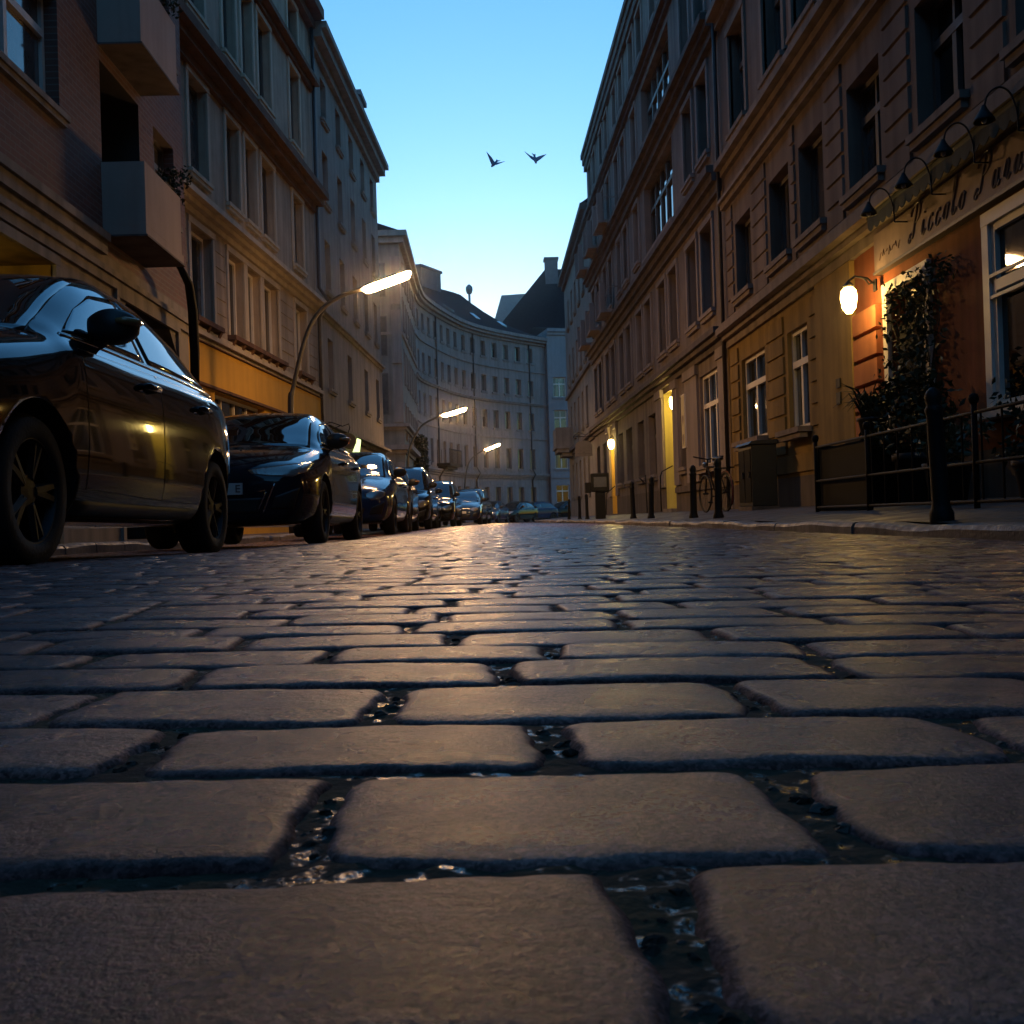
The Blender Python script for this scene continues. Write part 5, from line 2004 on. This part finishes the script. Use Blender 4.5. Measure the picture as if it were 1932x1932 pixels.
bme = bollard_meshes()
BOL = [
    (2.62, 5.90, 'black iron bollard nearest the camera, in front of the terrace fence'),
    (2.90, 13.0, 'black iron bollard standing before the bicycle and utility box'),
    (2.90, 14.6, 'black iron bollard just left of the bicycle, tallest looking of the middle ones'),
    (2.90, 18.5, 'black iron bollard in front of the yellow doorway side wall'),
    (2.90, 20.8, 'black iron bollard left of the handrails, before the far amber doorway'),
    (2.90, 30.8, 'thin far bollard right of the parking machine row'),
    (2.90, 33.4, 'thin far bollard left of the parking machine, second from the bend'),
    (2.90, 38.0, 'farthest bollard of the kerb line, nearest the bend'),
]
for i, (bx, by, lb) in enumerate(BOL):
    o = link('bollard', bme, None, (bx, by, 0.075 + (0.3 * float(fall_np(np.array(min(by, 40.)))))), (random.uniform(-.02, .02), -.035, random.uniform(0, 3)))
    o.scale = (.8, .8, 1.0)
    tag(o, lb, 'bollard', 'iron bollards along the right kerb')

# ------------------------------------------------------------------ terrace fence, pots, ivy
fx = 3.5
fn = thing('terrace_fence', 'low black iron fence with ball topped posts before the restaurant', 'fence', (fx, 10.9, .11))
ypos = [10.9, 9.4, 7.3, 5.2, 3.0]
for y in ypos:
    mb = MB()
    mb.tube([(0, y - 10.9, -.05), (0, y - 10.9, .76)], .022, 8)
    mb.lathe([(.012, .75), (.03, .775), (.038, .80), (.03, .828), (.006, .842)], 12, 0, (0, y - 10.9, 0))
    mb.build('post', M['rustiron'], fn, smooth=True)
for z in (.70, .34, .06):
    mb = MB()
    mb.tube([(0, 0, z), (0, -7.9, z)], .014, 8)
    mb.build('rail', M['rustiron'], fn, smooth=True)
mb = MB()
mb.tube([(0, 0, .70), (1.15, 0, .72)], .014, 8)
mb.tube([(0, 0, .08), (1.15, 0, .1)], .014, 8)
mb.build('return_rail', M['rustiron'], fn, smooth=True)
for (a, b) in ((0, -1.5),):
    mb = MB()
    mb.box(.03, .05, b + .03, a - .03, .02, .68)
    mb.build('screen_panel', M['screen'], fn)
mb = MB()
mb.box(.03, 1.1, .02, .04, .02, .69)
mb.build('screen_panel', M['screen'], fn)
mb = MB()
for k in range(21):
    y = -1.6 - k * .3
    mb.tube([(0, y, .06), (0, y, .70)], .008, 6)
mb.build('balusters', M['rustiron'], fn)


def leaf_cloud(mb, pts, size, mi=0, up=0.3):
    for p in pts:
        s_ = size * random.uniform(.6, 1.3)
        d = Vector((random.gauss(0, 1), random.gauss(0, 1), random.gauss(up, .8)))
        if d.length < 1e-3:
            continue
        d.normalize()
        q = d.cross(Vector((random.gauss(0, 1), random.gauss(0, 1), random.gauss(0, 1)))).normalized()
        p = Vector(p)
        a = p - d * s_ * .5
        b = p + d * s_ * .6
        m1 = p + q * s_ * .28 + d.cross(q) * s_ * .06
        m2 = p - q * s_ * .28 + d.cross(q) * s_ * .06
        mb.add([a, m1, b, m2], [(0, 1, 2), (0, 2, 3)], mi)


def blob_pts(n, c, r):
    out = []
    cl = [(random.gauss(0, .45), random.gauss(0, .45), random.gauss(0, .45)) for _ in range(max(4, n // 45))]
    for _ in range(n):
        k = random.choice(cl)
        out.append((c[0] + r[0] * (k[0] + random.gauss(0, .25)), c[1] + r[1] * (k[1] + random.gauss(0, .25)), c[2] + r[2] * (k[2] + random.gauss(0, .25))))
    return out


def potted(name, label, loc, pot_r, pot_h, crown_c, crown_r, n, size, m, grassy=False):
    root = thing(name, label, 'plant', loc)
    mb = MB()
    mb.lathe([(pot_r * .72, 0), (pot_r * .95, pot_h * .85), (pot_r * 1.05, pot_h * .86), (pot_r * 1.05, pot_h), (pot_r * .9, pot_h), (pot_r * .85, pot_h * .9)], 18)
    mb.build('pot', M['pot'], root, smooth=True)
    mb = MB()
    if grassy:
        for k in range(n):
            a = random.uniform(0, 6.28)
            ln = random.uniform(.18, .42)
            p0 = (random.gauss(0, pot_r * .3), random.gauss(0, pot_r * .3), pot_h * .9)
            o_ = ln * random.uniform(.3, 1.0)
            p1 = (p0[0] + math.cos(a) * o_ * .5, p0[1] + math.sin(a) * o_ * .5, p0[2] + ln * .8)
            p2 = (p0[0] + math.cos(a) * o_, p0[1] + math.sin(a) * o_, p0[2] + ln * random.uniform(.4, 1.0))
            mb.tube([p0, p1, p2], [.009, .008, .002], 4, caps=False)
    else:
        leaf_cloud(mb, blob_pts(n, crown_c, crown_r), size)
    mb.build('foliage', m, root)
    if not grassy:
        mb = MB()
        mb.tube([(0, 0, pot_h * .8), (.02, .01, (pot_h + crown_c[2]) / 2), (crown_c[0], crown_c[1], crown_c[2])], [.03, .025, .012], 7)
        for k in range(6):
            a = random.uniform(0, 6.28)
            mb.tube([(crown_c[0] * .8, crown_c[1] * .8, crown_c[2] - crown_r[2] * .5), (crown_c[0] + math.cos(a) * crown_r[0] * .7, crown_c[1] + math.sin(a) * crown_r[1] * .7, crown_c[2] + random.uniform(-.2, .6) * crown_r[2])], [.014, .004], 5)
        mb.build('stem', M['bark'], root)
    return root


pw = lambda x: lerp([2.56, 3.2, 3.9, 4.6, 5.3], [0.055, .10, .15, .20, .21], x)
bx = thing('plant_stand', 'dark box stand at the terrace corner carrying the grassy pot', 'stand', (4.22, 11.15, pw(4.22)))
mb = MB()
mb.box(-.2, .2, -.22, .22, .04, .70)
mb.build('case', M['pot'], bx, bevel=.01)
mb = MB()
mb.box(-.23, .23, -.25, .25, .703, .74)
mb.build('top', M['pot'], bx, bevel=.006)
for sx in (-.15, .15):
    for sy in (-.17, .17):
        mb = MB()
        mb.box(sx - .03, sx + .03, sy - .03, sy + .03, 0, .038)
        mb.build('foot', M['iron'], bx)
potted('potted_plant', 'grassy plant in a dark pot spilling over the terrace corner', (4.22, 11.15, pw(4.22) + .742), .16, .22, (0, 0, .4), (.2, .2, .2), 150, .1, M['leaf'], True)
potted('potted_shrub', 'bushy dark shrub in a pot right of the restaurant door', (4.25, 10.05, pw(4.25)), .24, .5, (0, 0, .98), (.40, .42, .42), 900, .085, M['leaf'])
potted('potted_shrub', 'small dark shrub in a pot below the big restaurant window', (3.95, 8.75, pw(3.95)), .2, .36, (0, 0, .55), (.26, .26, .22), 420, .075, M['leaf2'])
potted('potted_shrub', 'round clipped bush behind the second fence post from the corner', (3.95, 7.25, pw(3.95)), .19, .3, (0, 0, .52), (.24, .3, .24), 480, .06, M['leaf'])

iv = thing('climbing_ivy', 'dark leafy creeper climbing round the restaurant door and along the wall', 'plant', (4.7, 10.9, pw(4.6)))
mb = MB()
stems = []
for k in range(9):
    y = random.uniform(-.6, .55)
    p = [Vector((-.03, y, 0))]
    for j in range(12):
        q = p[-1] + Vector((random.uniform(-.01, .01), random.uniform(-.10, .10), .185))
        q.x = -.035 - random.random() * .03
        p.append(q)
    mb.tube(p, [.012 - .0006 * j for j in range(len(p))], 5)
    stems.append(p)
mb.build('stem', M['bark'], iv)
mb = MB()
for p in stems:
    for q in p[3:]:
        den = 13 if q.z > 1.5 or q.y > .1 else 7
        leaf_cloud(mb, [(q.x - random.random() * .14, q.y + random.gauss(0, .13), q.z + random.gauss(0, .11)) for _ in range(den)], .075)
for k in range(260):
    leaf_cloud(mb, [(-.05 - random.random() * .10, random.uniform(-1.0, .7), 2.32 + random.gauss(0, .08))], .07)
mb.build('foliage', M['leaf'], iv)

# chalk board with faint white script by the door
cb = thing('chalk_board', 'dark menu board with faint pale chalk scrawl beside the restaurant door', 'board', (4.63, 11.28, 1.15), -math.pi / 2)
mb = MB()
mb.box(0, .46, -.03, .0, 0, 1.0)
mb.build('board', M['screen'], cb, bevel=.004)
mb = MB()
for k in range(7):
    z0 = .82 - .11 * k
    x0 = .05
    while x0 < .36:
        w_ = random.uniform(.02, .06)
        mb.tube([(x0, -.032, z0), (x0 + w_ * .5, -.032, z0 + random.uniform(-.015, .03)), (x0 + w_, -.032, z0 + random.uniform(-.01, .01))], .0035, 4)
        x0 += w_ + .015
mb.build('chalk_marks', mat('chalk', (.22, .22, .21), .9), cb)

# ------------------------------------------------------------------ bicycle and utility box by the ochre wall
bi = thing('bicycle', 'dark bicycle with a red rear mudguard leaning by the utility box', 'bicycle', (3.95, 17.9, pw(3.95)), math.radians(97))


def ring(mb, c, R, r, n=32, m=6, a0=0, a1=2 * math.pi, closed=True):
    pts = [(c[0] + R * math.cos(a0 + (a1 - a0) * k / n), c[1], c[2] + R * math.sin(a0 + (a1 - a0) * k / n)) for k in range(n + 1)]
    mb.tube(pts, r, m, caps=not closed)


for xw in (-.52, .52):
    mb = MB()
    ring(mb, (xw, 0, .34), .325, .018)
    w = mb.build('wheel', M['tyre'], bi, smooth=True)
    mb = MB()
    ring(mb, (xw, 0, .34), .30, .008)
    for k in range(16):
        a = 2 * math.pi * k / 16
        mb.tube([(xw, .02 * (-1) ** k, .34), (xw + .30 * math.cos(a), 0, .34 + .30 * math.sin(a))], .0022, 4)
    mb.tube([(xw, -.05, .34), (xw, .05, .34)], .018, 8)
    mb.build('rim', M['rim'], w)
mb = MB()
bb, st, hd, ft, rw_ = (-.08, 0, .28), (-.22, 0, .78), (.38, 0, .82), (.52, 0, .34), (-.52, 0, .34)
for a, b, r in ((bb, st, .016), (bb, hd, .018), (st, hd, .015), (bb, rw_, .011), (st, rw_, .010), (hd, (.42, 0, .72), .018), ((.42, 0, .72), ft, .013), (st, (-.25, 0, .90), .013), (hd, (.355, 0, .95), .013)):
    mb.tube([a, b], r, 8)
mb.build('frame', M['rustiron'], bi, smooth=True)
mb = MB()
mb.tube([(.30, -.28, 1.0), (.37, -.20, .99), (.36, 0, .95), (.37, .20, .99), (.30, .28, 1.0)], .012, 8)
mb.build('handlebar', M['rim'], bi, smooth=True)
mb = MB()
mb.lathe([(.01, -.15), (.035, -.13), (.05, -.03), (.10, .06), (.10, .11), (.03, .14)], 12, 0, (0, 0, 0), 'x')
sd = mb.build('saddle', M['black'], bi, (-.25, 0, .93), smooth=True)
sd.scale = (1, 1, .45)
mb = MB()
ring(mb, (-.52, 0, .34), .36, .014, 18, 5, math.radians(20), math.radians(215), False)
M['redguard'] = mat('red_mudguard', (0.16, 0.02, 0.015), 0.35)
mb.build('mudguard', M['redguard'], bi, smooth=True)
mb = MB()
mb.lathe([(.02, -.02), (.05, 0), (.055, .03)], 12, 0, (.47, 0, .86), 'x')
mb.build('headlight', M['lens'], bi, smooth=True)
mb = MB()
mb.tube([(-.08, -.09, .28), (-.08, .09, .28)], .012, 6)
mb.box(-.12, -.04, .09, .17, .16, .19)
mb.box(-.12, -.04, -.17, -.09, .37, .40)
mb.build('pedals', M['black'], bi)
mb = MB()
mb.box(-.80, -.35, -.07, .07, .74, .76)
mb.tube([(-.78, 0, .74), (-.52, 0, .34)], .007, 5)
mb.build('rack', M['iron'], bi)

ub = thing('utility_box', 'dark grey utility box standing against the wall behind the bicycle', 'box', (4.3, 16.35, pw(4.3)), -math.pi / 2)
mb = MB()
mb.box(-.42, .42, -.2, .2, .05, 1.02)
mb.build('case', M['screen2'] if 'screen2' in M else mat('grey_green_box_paint', (.02, .02, .015), .5, var=.4, vscale=6), ub, bevel=.012)
mb = MB()
mb.prism([(-.25, 1.023), (.25, 1.023), (.2, 1.09), (-.2, 1.07)], -.46, .46, 'x')
mb.build('lid', mat('box_lid', (.022, .02, .018), .5), ub)
mb = MB()
mb.box(-.44, .44, -.22, .22, -.02, .048)
mb.build('base', M['plinth'], ub)
for sx in (-.2, .2):
    mb = MB()
    mb.box(sx - .18, sx + .18, -.212, -.202, .12, .95)
    dd = mb.build('door', M['screen'], ub)
    mb = MB()
    mb.box(sx + .10, sx + .13, -.235, -.213, .5, .6)
    mb.build('handle', M['rim'], dd)

# parking machine far down the right pavement
pm_ = thing('parking_machine', 'dark parking ticket machine on the right pavement before the far amber doorway', 'machine', (2.95, 27.5, .08))
mb = MB()
mb.box(-.13, .13, -.11, .11, .0, .72)
mb.build('pedestal', M['iron'], pm_, bevel=.01)
mb = MB()
mb.box(-.24, .24, -.15, .15, .723, 1.22)
mb.build('housing', M['iron'], pm_, bevel=.02)
mb = MB()
mb.box(-.17, .17, -.158, -.152, .85, 1.12)
mb.build('panel', M['lead'], pm_)
mb = MB()
mb.box(-.40, -.243, -.1, .1, .70, .98)
mb.build('ticket_tray', M['iron'], pm_, bevel=.01)

# ------------------------------------------------------------------ hanging signs, posters
hsgn = thing('arched_hanging_sign', 'cream arched sign board hanging out over the pavement near the far lantern', 'sign', (3.85, 41.5, 2.6))
mb = MB()
poly = [(-.34, 0), (.34, 0), (.34, .42)] + [(.34 * math.cos(a), .42 + .22 * math.sin(a)) for a in np.linspace(0, math.pi, 12)[1:-1]] + [(-.34, .42)]
mb.prism(poly, -.04, .04, 'y')
mb.build('board', M['sign_cream'], hsgn)
mb = MB()
for k in range(14):
    mb.box(-.26 + k * .037, -.26 + k * .037 + random.uniform(.015, .03), -.0435, -.0405, .085, .085 + random.uniform(.025, .04))
mb.box(-.03, .04, -.0435, -.0405, .145, .175)
mb.build('lettering', M['ink'], hsgn)
mb = MB()
mb.tube([(-.2, 0, .58), (-.2, 0, .80)], .008, 5)
mb.tube([(.2, 0, .58), (.2, 0, .80)], .008, 5)
mb.tube([(-.42, 0, .80), (.62, 0, .80)], .014, 6)
mb.tube([(-.42, 0, .80), (-.2, 0, .98), (.1, 0, .86), (.4, 0, 1.02), (.62, 0, .98)], .012, 6)
mb.build('bracket', M['iron'], hsgn)

rs = thing('round_hanging_sign', 'round black sign with a small orange emblem hanging from an iron scroll', 'sign', (-3.82, 28.0, 2.42), 0)
mb = MB()
mb.lathe([(.19, -.03), (.205, -.02), (.205, .02), (.19, .03)], 28, 0, (0, 0, 0), 'y')
mb.build('disc', M['black'], rs)
mb = MB()
mb.lathe([(.215, -.035), (.215, .035), (.19, .036), (.19, -.036), (.215, -.035)], 28, 0, (0, 0, 0), 'y', caps=False)
mb.build('rim', M['leaf2'], rs)
mb = MB()
mb.prism([(-.03, -.09), (.035, -.085), (.025, -.02), (.06, .02), (.05, .08), (-.01, .1), (-.055, .06), (-.04, .0)], -.036, -.0305, 'y')
mb.build('emblem', mat('orange_emblem', (.42, .10, .02), .6), rs)
mb = MB()
mb.tube([(-1.36, 0, .30), (-.45, 0, .52), (-.15, 0, .40), (.02, 0, .46), (.05, 0, .36), (0, 0, .21)], .013, 6)
mb.tube([(-1.36, 0, .05), (-.5, 0, .30), (-.2, 0, .42)], .010, 6)
mb.build('bracket', M['iron'], rs)

ls_ = thing('lit_box_sign', 'small glowing pale green box sign on the drab house behind the navy car', 'sign', (-4.50, 34.9, 2.5), 0)
mb = MB()
mb.prism([(-.16, 0), (.10, .04), (.16, .5), (.04, .56), (-.02, .34)], -.05, .05, 'y')
mb.build('lit_panel', M['glow_sign'], ls_)
mb = MB()
mb.box(-.36, -.163, -.03, .03, .2, .27)
mb.build('bracket', M['iron'], ls_)

po = thing('tall_poster_frame', 'narrow tall framed poster on the pilaster right of the yellow doorway', 'poster', (4.595, 24.05, 1.68), -math.pi / 2)
mb = MB()
mb.box(0, .42, -.035, -.002, 0, 1.25)
mb.build('frame', M['frame'], po)
mb = MB()
mb.box(.03, .39, -.04, -.036, .03, 1.22)
pp = mb.build('sheet', M['poster'], po)
mb = MB()
for z in (.18, .62):
    mb.prism([(.21, z - .12), (.30, z + .03), (.30, z + .12), (.25, z + .15), (.21, z + .10), (.17, z + .15), (.12, z + .12), (.12, z + .03)], -.0435, -.0405, 'y')
mb.build('heart_mark', M['ink'], pp)

# ------------------------------------------------------------------ ivy column, balcony plants, litter, weeds
ic = thing('ivy_column', 'tall dark block of ivy hanging beside the middle street lamp', 'plant', (-4.35, 62.6, 2.5))
mb = MB()
pts = []
for k in range(5200):
    pts.append((random.uniform(-.1, .55) + random.gauss(0, .05), random.uniform(-2.2, 1.6), random.uniform(-.2, 2.7) + random.gauss(0, .08)))
leaf_cloud(mb, pts, .16)
mb.build('foliage', M['leaf'], ic)
mb = MB()
for k in range(4):
    y = -1.6 + k * .9
    mb.tube([(.02, y, -3.0), (.1, y + .1, -1.2), (.12, y - .1, .6), (.15, y, 2.2)], [.05, .04, .03, .015], 6)
mb.build('stem', M['bark'], ic)

for (x, y, z, lb, n) in ((-4.98, 16.35, 5.48, 'leafy balcony plant trailing from the lower box balcony of the brick house', 420), (-4.98, 15.9, 8.28, 'leafy balcony plant on the upper box balcony of the brick house', 200)):
    root = thing('balcony_plant', lb, 'plant', (x, y, z), group='plants on the box balconies')
    mb = MB()
    leaf_cloud(mb, blob_pts(n, (0, .05, .18), (.22, .42, .30)), .075)
    mb.build('foliage', M['leaf'], root)
    mb = MB()
    mb.box(-.12, .08, -.35, .35, -.14, .10)
    mb.build('planter', M['pot'], root)

lt = MB()
nn = 10
vs = []
for i in range(5):
    for k in range(nn):
        a = 2 * math.pi * k / nn
        r = .10 * math.sin(math.pi * (i + .6) / 5.2) * random.uniform(.7, 1.3)
        vs.append((r * math.cos(a) * 1.3, r * math.sin(a), .02 + .022 * i + random.uniform(-.01, .01)))
fs = []
for i in range(4):
    for k in range(nn):
        fs.append((i * nn + k, i * nn + (k + 1) % nn, (i + 1) * nn + (k + 1) % nn, (i + 1) * nn + k))
fs += [tuple(range(nn))[::-1], tuple(range(4 * nn, 5 * nn))]
lt.add(vs, fs)
o = lt.build('litter', M['paper'], None, (1.98, 29.5, roadz(1.98, 29.5)))
tag(o, 'small crumpled scrap of pale paper lying by the far right kerb', 'litter')

gv = MB()


def pebble(x, y, r):
    z = roadz(x, y) - .0078 + r * .1
    vs, fs = [], []
    for i, ph in enumerate((-.5, .15, .75)):
        for k in range(6):
            a = 2 * math.pi * k / 6 + i * .5
            q = r * math.cos(ph * 1.3) * random.uniform(.55, 1.45)
            vs.append((x + q * math.cos(a), y + q * math.sin(a) * .8, z + r * .7 * math.sin(ph * 1.3)))
    vs.append((x, y, z + r * .75))
    for i in range(2):
        for k in range(6):
            fs.append((i * 6 + k, i * 6 + (k + 1) % 6, (i + 1) * 6 + (k + 1) % 6, (i + 1) * 6 + k))
    for k in range(6):
        fs.append((12 + k, 12 + (k + 1) % 6, 18))
    gv.add(vs, fs, random.choice((0, 0, 0, 1)))


for (x0, y0, w_, h_, n_) in ((.062, .365, .013, .07, 34), (-.094, .545, .008, .06, 16), (.161, .535, .010, .06, 20), (-.243, .72, .010, .06, 14), (.038, .70, .011, .06, 26), (.325, .66, .008, .05, 10),
                             (-.095, .87, .008, .06, 18), (.206, .84, .008, .06, 12), (-.31, 1.05, .007, .06, 10), (.01, 1.02, .007, .06, 16), (.327, .96, .009, .06, 10), (-.193, 1.19, .007, .05, 10), (.065, 1.15, .007, .05, 12), (-.053, 1.32, .006, .05, 10)):
    for _ in range(int(n_ * .5)):
        pebble(x0 + random.uniform(-w_, w_), y0 + random.uniform(-h_, h_), random.choice((.0015, .002, .003, .0045, .006)))
for _ in range(150):
    k = random.choice((.451, .623, .774, .947, 1.096, 1.232))
    x = random.uniform(-.5, .6)
    sk = {.451: .05, .623: .10, .774: .105, .947: .11, 1.096: .118, 1.232: .125}[k]
    pebble(x, k - sk * x + random.gauss(0, .002), random.uniform(.0012, .003))
o = gv.build('joint_gravel', [mat('wet_dark_grit', (.05, .036, .027), .8, spec=.2), mat('wet_pale_grit', (.08, .062, .05), .6, spec=.35)], fix=False, smooth=False)
o['kind'] = 'stuff'

wd = MB()


def tuft(x, y, n, h):
    z = roadz(x, y) - .022
    for k in range(n):
        a = random.uniform(0, 6.28)
        l = h * random.uniform(.5, 1.2)
        ox, oy = random.gauss(0, .012), random.gauss(0, .006)
        w_ = random.uniform(.0012, .0022)
        px, py = -math.sin(a) * w_, math.cos(a) * w_
        p0 = (x + ox, y + oy, z)
        p1 = (x + ox + math.cos(a) * l * .25, y + oy + math.sin(a) * l * .25, z + l * .7)
        p2 = (x + ox + math.cos(a) * l * .6, y + oy + math.sin(a) * l * .6, z + l * random.uniform(.7, 1.1))
        wd.add([(p0[0] - px, p0[1] - py, p0[2]), (p0[0] + px, p0[1] + py, p0[2]), (p1[0] + px, p1[1] + py, p1[2]), p2, (p1[0] - px, p1[1] - py, p1[2])], [(0, 1, 2, 4), (4, 2, 3)])


for k in range(26):
    x = -.27 + .011 * k
    tuft(x, .774 - .105 * x + random.gauss(0, .003), 5, .013)
for (x, y) in ((-.10, .785), (.04, .70), (-.24, .72), (-.21, 1.2), (.34, 4.4), (.36, 4.45), (.31, 4.4), (.7, 5.2), (1.3, 6.0), (-.9, 5.1), (.2, 7.4), (.16, 0.50)):
    for _ in range(3):
        tuft(x + random.gauss(0, .02), y + random.gauss(0, .01), 5, .014 if y < 3 else .032)
o = wd.build('weeds', M['weed'], fix=False)
o['kind'] = 'stuff'


# ------------------------------------------------------------------ thin volume added to give the lamps a halo like lens bloom
hz = MB()
hz.box(-60, 60, -45, 150, -1.7, 33)
hm = bpy.data.materials.new('lamp_halo_volume')
hm.use_nodes = True
hnt = hm.node_tree
hnt.nodes.clear()
ho = hnt.nodes.new('ShaderNodeOutputMaterial')
hv = hnt.nodes.new('ShaderNodeVolumePrincipled')
hv.inputs['Color'].default_value = (0.95, 0.95, 0.95, 1)
hv.inputs['Density'].default_value = 0.0005
hv.inputs['Anisotropy'].default_value = 0.97
hnt.links.new(hv.outputs[0], ho.inputs['Volume'])
hzo = hz.build('lamp_halo', hm)
hzo['kind'] = 'stuff'

# ------------------------------------------------------------------ the two birds
def bird(loc, rot, lw, rw, label):
    mb = MB()
    mb.lathe([(.004, -.13), (.02, -.11), (.035, -.05), (.04, .0), (.032, .07), (.022, .12), (.02, .14)], 10, 0, (0, 0, 0), 'y')
    for sg_, w in ((-1, lw), (1, rw)):
        # wing: root chord -> elbow -> pointed tip, swept back, with thickness
        ang, sweep, ln = w
        e = (sg_ * ln * .45 * math.cos(ang), -.05 + sweep * .2, ln * .45 * math.sin(ang))
        t = (sg_ * ln * math.cos(ang * .9), .02 + sweep, ln * math.sin(ang * .9) * 1.02)
        top = [(sg_ * .02, -.07, .012), e, t, (e[0], e[1] + .12, e[2] - .01), (sg_ * .02, .08, .008)]
        bot = [(a_[0], a_[1], a_[2] - .008) for a_ in top]
        n = 5
        mb.add(top + bot, [(0, 1, 3, 4), (1, 2, 3), (9, 8, 6, 5), (8, 7, 6), (0, 5, 6, 1), (1, 6, 7, 2), (2, 7, 8, 3), (3, 8, 9, 4), (4, 9, 5, 0)])
    mb.add([(-.018, .11, .004), (.018, .11, .004), (.055, .24, -.01), (0, .20, -.006), (-.055, .24, -.01), (-.018, .11, -.004), (.018, .11, -.004), (.055, .24, -.016), (0, .20, -.012), (-.055, .24, -.016)],
           [(0, 1, 3), (1, 2, 3), (0, 3, 4), (6, 5, 8), (7, 6, 8), (8, 5, 9), (1, 6, 7, 2), (2, 7, 8, 3), (3, 8, 9, 4), (4, 9, 5, 0)])
    o = mb.build('bird', M['bird'], None, loc, rot)
    return tag(o, label, 'bird', 'birds flying over the street')


bird((0.34, 25.0, 8.84), (math.radians(48), math.radians(24), math.radians(-20)), (math.radians(52), .03, .34), (math.radians(22), .10, .26), 'dark bird with one long straight raised wing, left of the pair in the sky')
bird((1.36, 25.0, 8.92), (math.radians(62), math.radians(6), math.radians(24)), (math.radians(12), .12, .30), (math.radians(46), .04, .30), 'dark bird with its outer wing raised high, right of the pair in the sky')
